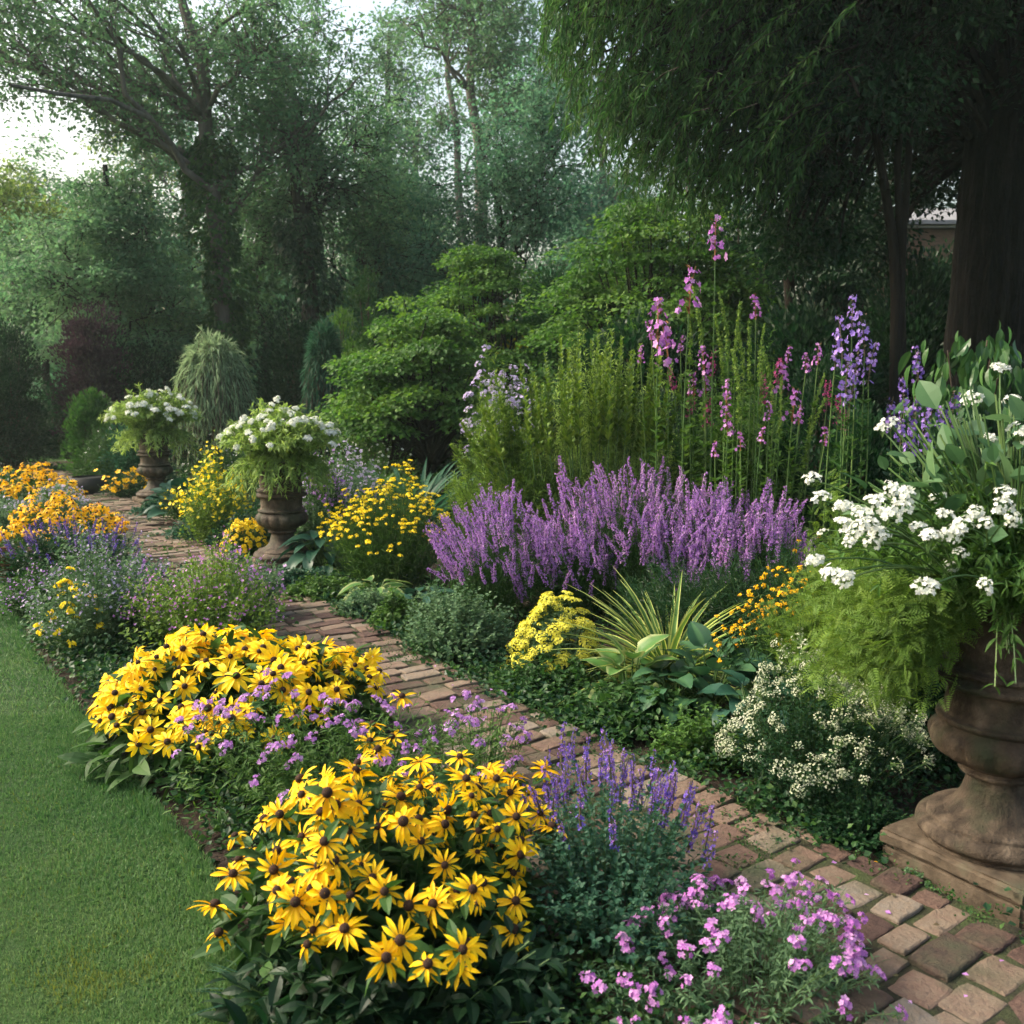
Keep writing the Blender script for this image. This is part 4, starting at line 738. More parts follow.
# ------------------------------------------------------------------ front bed, from the camera backwards
BUD = []
def susans(name, label, px, Y, rx, ry, h, n, m, meshes, *, leaf=LEAF_L, size=.10, near=True, rot=0.0, nfl=None, mat=G_mid, under=0, group=None, S=1.0, edge=.55, lump=.14, hv=.09, extra=None):
    c = at(px, Y); root = thing(name, label, 'flowers', c, group)
    nf = nfl or n; tips = dome_tips(nf, c, rx, ry, h, edge, hv, lump=lump, rot=rot, rpow=.55)
    if extra is not None: tips = np.concatenate([tips, extra])
    # spread flowers apart
    for _ in range(4):
        for i in range(len(tips)):
            d = tips[i] - tips; l = np.linalg.norm(d, axis=1); k = (l < .052 * S) & (l > 0)
            if k.any(): tips[i] += (d[k] / l[k][:, None]).sum(0) * .012 * S
    clump(None, None, None, c, rx, ry, h, len(tips), m, leaf, size, mat, tips=tips, root=root, up=.35, out=.8, t0=.12, fill=under, sr=.0022, bias=1.25, stempart='flower_stems')
    nn = upn(tips, c, .38, .30, .8, .38); Rr = facing(nn); sc_ = S * np.clip(rng.normal(.92, .14, len(tips)), .55, 1.15)
    if near: heads(root, 'flower_head', meshes, tips, Rr, sc_, 100, 'flower_heads', CONE_ME, 'flower_centre')
    else: heads(root, 'flower_head', meshes, tips, Rr, sc_, 100, 'flower_heads')
    return root, c
near_extra = np.array([P(x, y, Y) for x, y, Y in ((428, 965, 1.83), (462, 950, 1.88), (385, 958, 1.86), (400, 940, 1.9), (345, 930, 1.95), (308, 945, 1.95), (318, 930, 2.0), (233, 875, 2.2), (240, 860, 2.3), (472, 890, 2.0), (415, 905, 2.02), (552, 828, 2.45), (520, 855, 2.3), (375, 880, 2.05), (305, 880, 2.1), (280, 815, 2.35), (265, 820, 2.4), (460, 968, 1.9), (528, 795, 2.6), (545, 770, 2.7), (497, 830, 2.35), (445, 865, 2.15), (325, 780, 2.6))])
n1, c1 = susans('black_eyed_susan', 'nearest clump of golden black eyed susans, beside the violet catmint', 385, 2.36, .43, .42, .41, 108, 17, SUSAN + SUSAN_W[:2] + SUSAN_T, size=.09, mat=G_mid, hv=.15, S=.92, under=500, extra=near_extra, edge=.42)
n2, c2 = susans('black_eyed_susan', 'wide bright yellow clump of black eyed susans at the lawn edge, drooping petals', 240, 3.72, .60, .50, .42, 215, 8, SUSAN_B, size=.13, leaf=LEAF_L, mat=G_mid, under=700, rot=.15, edge=.42, hv=.07)
# catmint with violet spikes
c = at(612, 2.42); r, tips, td = clump('catmint', 'grey green catmint with thin violet blue spikes between the susans and the phlox', 'flowers', c, .27, .42, .36, 230, 26, LEAF_O, .021, G_blue, up=.5, out=.8, edge=.45, sr=.0014, fill=900, noise=.3)
k = np.argsort(-(tips[:, 1] + .3 * tips[:, 0] + rng.normal(0, .12, len(tips))))[:70]; place(r, 'flower_spike', SP_BLU, tips[k] - np.array([0, 0, .02]), facing(nrm(td[k] + np.array([0, 0, 1.5]) + fuzz(len(k), .12))), rng.uniform(.7, 1.25, len(k)))
# pink phlox at the bottom right
ext = np.array([P(x, y, Y) for x, y, Y in ((795, 862, 2.55), (808, 885, 2.5), (818, 900, 2.45), (798, 895, 2.45), (900, 915, 2.45), (840, 922, 2.35), (905, 970, 2.2), (860, 1000, 2.1), (715, 880, 2.4), (770, 930, 2.25), (690, 900, 2.3), (655, 990, 1.95), (860, 945, 2.25), (830, 960, 2.2))])
c = at(748, 2.10, .2); r, tips, td = clump('phlox', 'low lilac pink phlox sprawling over the near bricks', 'flowers', c, .36, .33, .26, 320, 22, LANCE, .024, G_grey, tips=np.concatenate([dome_tips(320, c, .36, .33, .26, .55, .1, lump=.25), ext]), up=.4, out=.8, edge=.55, sr=.0013, fill=600, noise=.4, lump=.25)
k = np.concatenate([tips[:135], ext]); 
heads(r, 'flower_cluster', UM_PNK, k, facing(upn(k, c, .4, .3, .8, .25)), rng.uniform(.6, 1.05, len(k)))
# strappy tuft at the lawn edge under the nearest susans
blades('strap_grass', 'arching strappy grass tuft on the lawn edge under the nearest susans', 'grass tuft', at(288, 2.08, .1), 90, .24, G_blue, BLADEW, .8, .07, .35, 1.3)
c = at(405, 2.02, .1); clump('leafy_underplant', 'dark broad leaves under the nearest susans at the bottom of the picture', 'foliage plant', c, .42, .22, .22, 70, 9, LEAF_L, .085, G_dark, edge=.5, up=.3, fill=160)
# verbena between the two susan clumps
c = at(335, 3.05); r, tips, td = clump('verbena', 'loose magenta verbena between the two near clumps of susans', 'flowers', c, .60, .34, .42, 230, 20, LANCE, .036, G_fresh, up=.45, out=.8, edge=.45, sr=.0013, noise=.4, lump=.25, fill=800)
k = np.argsort(-tips[:, 2] + rng.normal(0, .12, len(tips)))[:100]; place(r, 'flower_cluster', UM_MAG, tips[k], facing(upn(tips[k], c)), rng.uniform(.8, 1.3, len(k)))
c = at(478, 3.25); r, tips, td = clump('verbena', 'small magenta verbena leaning over the bricks behind the nearest susans', 'flowers', c, .20, .28, .33, 70, 16, LANCE, .03, G_fresh, up=.5, out=.8, edge=.4, sr=.0013, noise=.4, fill=150)
place(r, 'flower_cluster', UM_MAG, tips[:34], facing(upn(tips[:34], c)), rng.uniform(.8, 1.3, 34))
k = np.array([P(x, y, Y) for x, y, Y in ((370, 742, 3.0), (392, 738, 3.05), (376, 752, 2.95), (292, 695, 3.4), (337, 690, 3.5), (402, 697, 3.3), (372, 725, 3.1))])
b = k * 1.0; b[:, :2] = k[:, :2] * .55 + at(360, 3.1)[:2] * .45; b[:, 2] = .03; r3 = thing('black_eyed_susan', 'a few stray yellow susans standing among the magenta verbena', 'flowers', at(360, 3.1))
for i in range(len(k)): g = Geo(); g.tubes(bez(b[i:i + 1], (b + k)[i:i + 1] / 2, k[i:i + 1], 6), .002, 4); g.obj('stem', STEM, r3)
place(r3, 'flower_head', SUSAN, k, facing(upn(k, at(360, 3.1), .1)), .95, CONE_ME, 'flower_centre')
# airy pinkish mixed clump
def airy(label, px, Y, rx, ry, h, fl, fmat, mats=G_fresh, n=260, name='gaura', nf=2600, fs=.0075, leaf=LEAF4, size=.034, m=26, cream=0, edge=.45):
    c = at(px, Y); r, tips, td = clump(name, label, 'flowers', c, rx, ry, h, n, m, leaf, size, mats, up=.6, out=.7, edge=edge, sr=.0013, noise=.4, lump=.2, fill=900)
    k = rng.integers(0, len(tips), nf); b = c + (tips[k] - c) * np.array([.5, .5, 0]); t = rng.uniform(.72, 1.03, (nf, 1)); p = b + (tips[k] - b) * t + fuzz(nf, .022)
    g = Geo(); g.bake(fl, p, facing(upn(p, c, .3, .3, .6, .5)), fs * rng.uniform(.6, 1.3, nf)); o = g.obj('blossoms', fmat, r); o['kind'] = 'stuff'; return r, tips, c
airy('airy yellow green plant dusted with pale pink, behind the wide yellow susans', 205, 5.05, .44, .45, .54, FLO4, PNK, G_lime, fs=.0072, nf=900)
airy('airy lilac flecked plant at the lawn edge behind the wide yellow susans', 100, 5.2, .40, .5, .55, FLO4, LAV, G_grey, fs=.0072, nf=900)
airy('low purple flecked plant trailing to the lawn left of the airy plants', 45, 5.9, .26, .35, .30, FLO4, PUR, G_mid, n=160, fs=.0072, nf=420)
airy('thin pink flowered plant leaning over the path in front of the middle urn', 245, 5.7, .22, .35, .42, FLO4, MAG, G_grey, n=130, nf=260, fs=.011)
c = at(70, 4.9); r, tips, td = clump('coreopsis', 'small yellow coreopsis inside the airy plants near the lawn', 'flowers', c, .16, .16, .42, 40, 8, NARROW, .04, G_fresh); place(r, 'flower_cluster', UM_YEL, tips[:26], facing(upn(tips[:26], c)), 1.1)
# two orange rudbeckia mounds
susans('orange_coneflower', 'mound of orange gold coneflowers above purple sage, by the terracotta pot', 62, 7.35, .50, .42, .50, 170, 5, SUSAN_O[:1] + SUSAN_F, near=False, size=.08, leaf=LEAF4, mat=G_mid, under=500, edge=.35, S=.85)
c = at(70, 6.75); r, tips, td = clump('purple_sage', 'bushy purple flowered sage in front of the orange coneflower mound', 'flowers', c, .50, .36, .40, 200, 20, LEAF4, .045, G_deep, edge=.35, up=.4, fill=900)
k = rng.permutation(len(tips))[:90]; place(r, 'flower_spike', SP_BLU, tips[k] - np.array([0, 0, .04]), facing(nrm(td[k] + np.array([0, -.3, 1]))), rng.uniform(.7, 1.2, len(k)))
airy('low lilac flowered plant spilling onto the path beside the purple sage', 118, 6.3, .25, .4, .26, FLO4, PUR, G_blue, n=130, nf=380, fs=.012)
susans('orange_coneflower', 'farthest mound of orange and yellow coneflowers, at the left edge', 28, 10.0, .50, .45, .52, 140, 5, SUSAN_O[:2] + SUSAN_F, near=False, size=.08, leaf=LEAF4, mat=G_mid, under=400, edge=.4, S=.95)
airy('grey green plant dusted with lilac below the farthest orange mound', 48, 9.2, .52, .45, .42, FLO4, LAV, G_grey, nf=600, fs=.013)
airy('low misty green plant at the lawn side of the farthest beds', -20, 8.6, .4, .5, .35, FLO4, LAV, G_grey, nf=200, fs=.012)

def bed_cover():
    g = Geo(); n = 1500; P_ = []
    y = rng.uniform(1.2, 12.5, n * 3); x = lawn_x(y) + .11 + np.abs(rng.normal(0, .35, n * 3)) * (1 + y * .05); P_.append(np.stack([x, y], -1))
    s = rng.uniform(0, PL - 2, n * 2); p, nn = path_at(s); P_.append(p + nn * (.98 + np.abs(rng.normal(0, .20, n * 2)))[:, None]); P_.append(p - nn * (-.07 + np.abs(rng.normal(0, .30, n * 2)))[:, None])
    s = rng.uniform(0, PL - 2, n * 2); p, nn = path_at(s); P_.append(p - nn * rng.uniform(.1, 4.0, n * 2)[:, None])
    C = np.concatenate(P_); q = np.sin(C[:, 0] * 5 + 1) * np.sin(C[:, 1] * 4) + np.sin(C[:, 0] * 11 - C[:, 1] * 9); C = C[q > -.75]; d0 = np.linalg.norm(C - np.array(U1), axis=1); C = C[d0 > .42]; m = 16; idx = np.repeat(np.arange(len(C)), m); M = len(idx)
    hh = rng.uniform(.03, .12, len(C)); p3 = np.c_[C, np.full(len(C), .03)][idx] + np.stack([rng.normal(0, .05, M), rng.normal(0, .05, M), hh[idx] * rng.random(M)], -1); d = rand_dirs(M, -.1, .8); k = rng.random(len(C))[idx]
    far = .55 + .13 * p3[:, 1]
    for mi, mk in ((0, k < .55), (1, k >= .55)): g.bake(LEAFW, p3[mk], frames(d[mk], (0, 0, 1), .5), .026 * far[mk] * rng.uniform(.6, 1.3, mk.sum()), None, mi)
    tag(g.obj('ground_cover', [G_deep, G_mid]), 'low leafy ground cover filling the beds between the clumps', 'ground cover', None, 'stuff')
bed_cover()
def litter():
    g = Geo(); n = 520; s = rng.uniform(.5, PL - 3, n); t = rng.uniform(0, 1, n); p, nn = path_at(s); c = np.c_[p + nn * t[:, None], np.full(n, .072)]; d = rand_dirs(n, -.05, .15); k = rng.random(n)
    for i, (lo, hi) in enumerate(((0, .72), (.72, .80), (.80, 1))): mk = (k >= lo) & (k < hi); g.bake(LEAFW, c[mk], frames(d[mk], (0, 0, 1), .25), rng.uniform(.008, .019, mk.sum()), None, i)
    tag(g.obj('fallen_leaves', [DEAD, YEL, MAG]), 'fallen petals and dry leaves scattered on the brick path', 'litter', None, 'stuff')
litter()
# ------------------------------------------------------------------ back bed, near to far
c = at(822, 3.25); r, tips, td = clump('white_bush', 'rounded bush covered in tiny cream white flowers left of the near urn', 'flowers', c, .40, .36, .44, 330, 22, LEAF_O, .019, G_deep, edge=.5, sr=.0013, fill=1500, lump=.2, up=.4)
ft = tips[rng.permutation(len(tips))[:320]]; heads(r, 'flower_cluster', UM_CRM, ft, facing(upn(ft, c, .5, .3, .7, .3)), rng.uniform(.5, .95, len(ft)), 100)
def cover(label, px, Y, rx, ry, h, mat, leaf=LEAFW, size=.026, n=170, m=20, name='ground_cover', edge=.6, **k):
    c = at(px, Y, .1); return clump(name, label, 'ground cover', c, rx, ry, h, n, m, leaf, size, mat, edge=edge, sr=.0013, fill=int(n * 5), up=.3, lump=.2, **k)[0]
cover('dark creeping plant between the white flowered bush and the urn plinth', 862, 2.92, .24, .22, .14, G_deep, size=.018, n=200)
cover('small pale weed at the foot of the near urn', 985, 2.30, .10, .05, .05, G_grey, size=.016, n=50, m=12)
cover('small green weed on the bricks left of the near urn plinth', 905, 2.62, .09, .07, .06, G_grey, size=.016, n=50, m=12)
cover('three leaved ivy like cover spilling to the bricks below the variegated hosta', 640, 3.95, .40, .28, .20, G_mid, LEAF_O, .042, n=150, m=12)
cover('mat of dark leaves below the yellow sedum at the path edge', 545, 4.35, .28, .25, .20, G_mid, LEAFW, .034, n=150, m=14)
cover('light green speckled cover in front of the white flowered bush', 705, 3.55, .24, .18, .20, G_fresh, LEAFW, .026, n=130, m=14)
cover('mound of small grey green oregano leaves left of the yellow sedum', 458, 4.95, .32, .28, .36, G_grey, LEAFW, .03, n=260, m=18, name='oregano', edge=.45)
cover('loose grey green edging left of the oregano mound', 372, 5.75, .26, .22, .20, G_grey, LEAFW, .03, n=120)
cover('yellowish ground cover at the path edge below the dark hosta', 322, 6.25, .32, .25, .18, G_fresh, LEAFW, .034, n=130)
c = at(556, 4.62); r, tips, td = clump('sedum', 'domed sulphur yellow sedum heads between oregano and striped grass', 'flowers', c, .26, .28, .40, 100, 10, LEAF_O, .05, G_grey, edge=.85, hvar=.06)
place(r, 'flower_cluster', UM_SED, tips, facing(upn(tips, c, .35, .25, .9, .15)), rng.uniform(.8, 1.2, len(tips)))
VAR = leaf_mat('leaf_striped', (.05, .12, .03), (.08, .17, .04), (.12, .22, .05), margin=(.42, .46, .12), trans=.3)
blades('striped_grass', 'fountain of yellow striped grass blades beside the sulphur sedum', 'grass tuft', at(668, 4.5), 170, .62, VAR, BLADEW, .85, .06, .35, 1.5)
HV = leaf_mat('leaf_hosta_variegated', (.035, .10, .03), (.06, .15, .035), (.10, .2, .05), margin=(.22, .27, .10), trans=.25, rough=.4)
HD = leaf_mat('leaf_hosta_dark', (.012, .045, .03), (.02, .065, .04), (.035, .09, .055), trans=.15, rough=.38)
HG = leaf_mat('leaf_hosta_green', (.018, .06, .03), (.03, .085, .04), (.055, .125, .055), trans=.2, rough=.38, stripe=(.05, .12, .05))
rosette('hosta', 'hosta with one big cream edged leaf above the ivy like cover', 'hosta', at(632, 4.15), 16, .17, HOSTA, HV, .24, .17)
rosette('hosta', 'dark ribbed hosta right of the cream edged hosta', 'hosta', at(712, 4.05), 24, .15, HOSTA, HG, .28, .24)
rosette('hosta', 'small dark hosta under the gold flowered plant', 'hosta', at(785, 3.85), 18, .14, HOSTA, HD, .25, .2)
rosette('hosta', 'blue grey hosta just above the cream flowered bush', 'hosta', at(752, 3.7), 22, .13, HOSTA, HD, .24, .22, up0=.5, up1=-.3)
rosette('hosta', 'broad green hosta between the ivy like cover and the striped grass', 'hosta', at(672, 4.0), 20, .15, HOSTA, HG, .22, .22, up0=.4, up1=-.3)
rosette('hosta', 'pale edged hosta below the yellow coreopsis', 'hosta', at(375, 6.05), 26, .19, HOSTA_N, HV, .17, .24, up0=.35, up1=-.45)
rosette('hosta', 'blue green hosta between the coreopsis and the purple loosestrife', 'hosta', at(425, 5.75), 20, .19, HOSTA_N, HD, .17, .22, up0=.35, up1=-.45)
rosette('hosta', 'dark glossy hosta at the right foot of the middle urn', 'hosta', at(322, 6.95), 40, .20, HOSTA_N, HD, .34, .26, up0=.5, up1=-.4)
rosette('hosta', 'dark blue hosta beside the path between the two farther urns', 'hosta', at(183, 9.5), 34, .24, HOSTA, HD, .36, .28)
c = at(800, 4.05); r, tips, td = clump('st_johns_wort', 'feathery plant with small golden flowers behind the white flowered bush', 'flowers', c, .38, .3, .60, 290, 20, LANCE, .035, G_mid, edge=.35, fill=900, lump=.2)
k = rng.permutation(len(tips)); heads(r, 'flower_cluster', UM_ORG, tips[k], facing(upn(tips[k], c)), rng.uniform(.6, 1.1, len(k)), 100)
c = at(850, 3.7); clump('asparagus_fern', 'cloud of yellow green feathery fern beside the near urn', 'fern', c, .36, .3, .86, 190, 50, FROND, .055, G_lime, edge=.45, up=.6, noise=.6, lump=.3, t0=.35)
# purple masses
def spiky(label, px, Y, rx, ry, h, n, m, meshes, ns, mat=G_mid, name='loosestrife', lean=(0, 0), S=1.0, leaf=NARROW, size=.06, zmin=.0):
    c = at(px, Y); r, tips, td = clump(name, label, 'flowers', c, rx, ry, h, n, m, leaf, size, mat, up=.8, out=.6, edge=.40, sr=.0018, lump=.20, belly=.5, fill=900, hvar=.13)
    k = rng.permutation(len(tips))[:ns]; nn = nrm(td[k] * .5 + nrm((tips[k] - c) * np.array([1, 1, 0])) * .25 + np.array([lean[0], lean[1], 1]) + fuzz(len(k), .26)); heads(r, 'flower_spike', meshes, tips[k] - np.array([0, 0, .05]), facing(nn), S * rng.uniform(.5, 1.0, len(k))); return r
spiky('violet purple loosestrife clump leaning left above the oregano', 492, 5.75, .36, .42, .62, 210, 22, SP_PUR + SP_MAG[:1], 170, lean=(-.35, 0), S=.9)
spiky('broad central mass of pinkish purple loosestrife spikes', 632, 6.0, .68, .50, .71, 480, 24, SP_MAG + SP_PUR[:3], 300, lean=(-.12, 0))
spiky('low loosestrife drift joining the left clump to the central mass', 566, 5.75, .30, .34, .52, 150, 22, SP_PUR + SP_MAG[:2], 100, lean=(-.2, 0))
spiky('low loosestrife drift joining the central mass to the right spikes', 700, 5.7, .28, .34, .56, 150, 22, SP_PUR + SP_MAG[:2], 100)
spiky('purple loosestrife spikes at the right of the central mass', 748, 5.7, .36, .42, .66, 240, 24, SP_PUR + SP_MAG[:2], 160)
c = at(690, 5.0); clump('leafy_underplant', 'dark green stems below the loosestrife and behind the striped grass', 'foliage plant', c, .5, .35, .48, 260, 26, NARROW, .05, G_deep, edge=.35, up=.6, fill=900)
c = at(790, 4.8); clump('leafy_underplant', 'dark green mass behind the golden flowered plant', 'foliage plant', c, .4, .35, .62, 220, 26, NARROW, .05, G_deep, edge=.35, up=.6, fill=900)
# airy tall mass
def amsonia(label, px, Y, rx, ry, h, n, mat, m=70, size=.065, ns=30, name='willowleaf_perennial', tips=None):
    c = at(px, Y, 1); r, tp, td = clump(name, label, 'perennial', c, rx, ry, h, n, m, NARROW, size, mat, tips=tips, up=.5, out=.9, noise=.5, edge=.55, sr=.0025, lump=.2, hvar=.13, belly=.6, t0=.25, fill=800); return r
amsonia('tall airy bright green willow leaved mass behind the purple loosestrife', 610, 7.0, .76, .5, 1.46, 420, leaf_mat('leaf_willow_green', (.15, .25, .06), (.23, .35, .09), (.33, .44, .13), trans=.45))
amsonia('lower yellow green feathery mass left of the tall willow leaved one', 508, 6.9, .50, .5, 1.18, 320, G_lime)
amsonia('tall dark airy mass right of the willow leaved one, below the flower stalks', 735, 6.9, .58, .5, 1.50, 210, G_fresh, size=.085)
pts = [(478, 395), (495, 372), (520, 362), (545, 352), (560, 335), (578, 322), (592, 340), (606, 350), (622, 338), (640, 345), (652, 358), (575, 350), (533, 372), (662, 340), (598, 330), (634, 352), (612, 330), (460, 420), (470, 440), (486, 410), (502, 398), (655, 372), (672, 362)]
tips = np.array([P(x, y, 6.7 + .15 * math.sin(i * 2.3)) for i, (x, y) in enumerate(pts + [(a + 9, b + 14) for a, b in pts[::2]] + [(a - 10, b + 26) for a, b in pts[1::2]])]); r = thing('spire_perennial', 'pale green leafy spires rising out of the willow leaved mass', 'perennial', at(590, 6.9, 1)); b = tips.copy(); b[:, 2] = .8; b[:, 0] = tips[:, 0] * .8 + .12
g = Geo(); g.tubes(bez(b, (b + tips) / 2, tips, 6), .004, 4); g.obj('stems', STEM, r); n = len(tips); t = rng.uniform(.25, 1, (n, 130)); p = b[:, None] + (tips - b)[:, None] * t[..., None]; a = rng.uniform(0, 6.283, (n, 130)); d = np.stack([np.cos(a), np.sin(a), np.full_like(a, 1.1)], -1)
g = Geo(); g.bake(LEAF4, p.reshape(-1, 3), frames(d.reshape(-1, 3)), (.062 * (1.3 - .8 * t)).ravel()); g.obj('leaves', G_lime, r)
# lavender flowered clump on the shoulder
c = at(500, 7.7, 1.4); r, tips, td = clump('aster', 'pale lavender aster heads on the left shoulder of the willow leaved mass', 'flowers', c, .30, .30, 1.50, 130, 30, NARROW, .06, G_fresh, edge=.35, hvar=.07, t0=.4)
heads(r, 'flower_cluster', UML := umbel_meshes(3, LAV, .034, 9, .014, FLO5, dome=.8), tips, facing(upn(tips, c)), rng.uniform(.7, 1.2, len(tips)), 100)
# individual tall stalks
def stalks(name, label, spec, meshes, stem=STEM, leafmat=G_fresh, leafs=60, size=.07, tail=.8, base=None, S=1.0, cat='flowers'):
    tips = np.array([P(x, y, Y) for x, y, Y in spec]); r = thing(name, label, cat, np.array([tips[:, 0].mean(), tips[:, 1].mean(), 0.]))
    b = tips.copy(); b[:, 2] = 0; b[:, 0] = tips[:, 0] * .75 + .25 * tips[:, 0].mean(); b[:, 1] += rng.normal(0, .08, len(b)); mid = (b + tips) / 2 + fuzz(len(b), .03)
    sc_ = np.array([S * rng.uniform(.85, 1.15) for _ in tips]); L = max(v.co.z for v in meshes[0].vertices)
    g = Geo(); g.tubes(bez(b, mid, tips - nrm(tips - mid) * (L * sc_)[:, None], 9), np.linspace(.007, .0035, 9)[None], 5); g.obj('stems', stem, r)
    n = len(tips); t = rng.uniform(.2, tail, (n, leafs)); p = b[:, None] + (tips - b)[:, None] * t[..., None]; a = rng.uniform(0, 6.283, t.shape); d = np.stack([np.cos(a), np.sin(a), np.full_like(a, .5)], -1)
    g = Geo(); g.bake(LEAF4, p.reshape(-1, 3), frames(d.reshape(-1, 3)), (size * rng.uniform(.6, 1.2, t.shape)).ravel()); g.obj('leaves', leafmat, r)
    dr = nrm(tips - mid); place(r, 'flower_spike', meshes, tips - dr * (L * sc_)[:, None], facing(dr + fuzz(n, .04)), sc_); return r
stalks('obedient_plant', 'tallest stalk with a purple pink flower head, above all the others', [(716, 216, 6.3)], TALL_MAG, leafs=14, S=1.25)
stalks('obedient_plant', 'three purple pink flower stalks left of the tallest one', [(692, 262, 6.3), (658, 296, 6.4), (668, 318, 6.5)], TALL_MAG, S=1.45)
stalks('obedient_plant', 'single rusty purple flower head on the right of the tallest stalk', [(756, 292, 6.2)], TALL_MAG, leafs=14, S=.75)
stalks('obedient_plant', 'lower purple pink heads scattered below the tallest stalk', [(703, 345, 6.2), (728, 378, 6.1), (785, 360, 6.1), (795, 385, 6.0), (730, 405, 6.0), (694, 370, 6.3)], TALL_MAG, S=.95)
stalks('obedient_plant', 'small wispy pink purple heads low between the seed spires and the campanula', [(808, 352, 6.0), (820, 342, 6.1), (800, 405, 5.9), (715, 440, 6.0), (770, 400, 6.0), (680, 335, 6.4), (650, 320, 6.4), (640, 345, 6.5), (706, 372, 6.3), (740, 430, 5.9), (828, 425, 5.8), (790, 345, 6.2), (763, 425, 5.9)], TALL_MAG, S=.6, leafs=30)
stalks('foxglove_seedhead', 'bare green seed spires standing between the purple pink heads', [(735, 300, 6.1), (748, 330, 6.2), (764, 322, 6.0), (722, 312, 6.2), (775, 345, 6.1), (760, 350, 6.2), (812, 395, 6.0), (742, 348, 6.0), (690, 300, 6.35), (698, 285, 6.4), (783, 375, 6.0), (815, 370, 6.1), (752, 318, 6.15), (728, 290, 6.2)], TALL_GRN, cat='perennial', size=.05, S=1.0)
stalks('wine_flower', 'dusky wine red spikes among the seed spires', [(705, 395, 6.3), (712, 350, 6.6), (840, 395, 5.9), (848, 410, 5.9), (765, 372, 6.4), (780, 358, 6.5), (672, 365, 6.6), (830, 380, 6.0), (690, 385, 6.5)], TALL_RED, leafmat=G_mid, S=1.0)
stalks('campanula', 'cluster of tall violet campanula spires near the multi stemmed tree', [(852, 292, 5.6), (842, 312, 5.6), (866, 308, 5.6), (857, 335, 5.5), (846, 350, 5.5), (838, 332, 5.65), (868, 340, 5.55), (854, 365, 5.5)], TALL_VIO, leafmat=G_mid, S=.85, leafs=60, size=.06)
stalks('campanula', 'dim violet campanula behind the white flowers of the near urn', [(905, 375, 5.4), (920, 345, 5.4), (935, 385, 5.4), (915, 395, 5.3), (945, 405, 5.3), (925, 410, 5.2), (900, 410, 5.3), (890, 395, 5.5), (955, 390, 5.4), (912, 420, 5.2)], spike_meshes(3, leaf_mat('petal_dim_violet', (.12, .07, .30), (.20, .12, .42), (.32, .20, .50), trans=.2), .26, .05, 40, .020, FLO5, gap=.1), leafmat=G_deep, S=.8, leafs=40)
# filler foliage between the tall plants and the trees
for px, hw, top, Y, mat, lab in ((770, 60, 385, 7.0, G_deep, 'dark leafy bush under the seed spires'), (855, 45, 400, 6.3, G_deep, 'dark leafy bush under the violet campanula'), (930, 60, 400, 6.2, G_deep, 'dark leafy bush behind the dim violet campanula'), (820, 50, 350, 8.0, G_dark, 'dark bush behind the seed spires'), (660, 60, 370, 8.2, G_dark, 'dark bush behind the willow leaved mass')):
    shrub('leafy_bush', lab, px, hw, top, Y, mat, n=55, nl=150, size=.045, cr=.2)
shrub('rhododendron', 'large leaved glossy shrub at the foot of the thick trunk', 965, 85, 290, 7.2, leaf_mat('leaf_glossy', (.015, .055, .02), (.03, .085, .025), (.07, .15, .04), rough=.3, trans=.2), n=60, nl=26, size=.17, cr=.26, leaf=LEAF_L, roll=.4, droop=4)
shrub('white_shrub', 'tall shrub right of the near urn planting with white flower heads', 1075, 95, 400, 4.2, G_mid, n=50, nl=60, size=.085, cr=.18, leaf=LEAF_L)
shrub('leafy_bush', 'dark bush behind the near urn', 990, 90, 470, 4.3, G_deep, n=70, nl=120, size=.045, cr=.2)
shrub('leafy_bush', 'dark bush low behind the near urn plinth', 950, 70, 640, 3.5, G_dark, n=60, nl=120, size=.035, cr=.14)
# yellow coreopsis left of the purple mass
c = at(385, 6.65, .7); r, tips, td = clump('coreopsis', 'bright yellow coreopsis bush right of the middle urn', 'flowers', c, .50, .40, .74, 440, 24, NARROW, .05, G_fresh, edge=.5, up=.6, fill=800, hvar=.10)
k = rng.permutation(len(tips))[:330]; heads(r, 'flower_cluster', UM_YEL, tips[k], facing(upn(tips[k], c, .2, .2, 1, .15)), rng.uniform(.6, 1.1, len(k)), 100)
c = at(245, 7.55, .2); r, tips, td = clump('marigold', 'dense ball of deep yellow marigolds left of the middle urn', 'flowers', c, .20, .20, .36, 150, 10, LEAF4, .035, G_mid, edge=.7, fill=300, hvar=.05)
heads(r, 'flower_head', daisy_meshes(3, leaf_mat('petal_marigold', (.70, .46, .004), (.82, .60, .008), (.88, .74, .03), trans=.3), .024, droop=.3, wid=.3, nmin=8, nmax=10), tips, facing(upn(tips, c, .6, .4, .6, .2)), rng.uniform(.6, 1.0, len(tips)), 100)
airy('loose yellow flowered bush behind the deep yellow marigolds', 218, 8.4, .36, .4, .72, FLO5, YELP, G_lime, name='yellow_bush', nf=420, fs=.018)
airy('yellow flecked perennials at the foot of the farthest urn', 195, 9.6, .35, .3, .45, FLO5, YELP, G_mid, name='yellow_bush', nf=160, fs=.022, n=140)
airy('small dark plant with yellow daisies beside the farthest urn, by the path', 128, 11.6, .36, .3, .36, FLO5, YEL, G_deep, name='yellow_daisy', nf=80, fs=.035, n=120)
cover('green herb mound by the path in front of the dark blue hosta', 207, 8.6, .42, .3, .26, G_blue, LEAFW, .034)
cover('small leaved green mound left of the yellow marigolds', 165, 10.2, .4, .3, .2, G_blue, LEAFW, .04)
cover('low creeping plant in front of the middle urn', 300, 6.55, .32, .2, .18, G_blue, LEAFW, .03)
cover('shaded foliage behind the yellow marigolds', 255, 8.0, .4, .3, .42, G_deep, LEAFW, .04)
cover('grey leaved herb right of the middle urn', 318, 7.4, .24, .22, .5, G_grey, LEAFW, .028, n=200, name='herb')
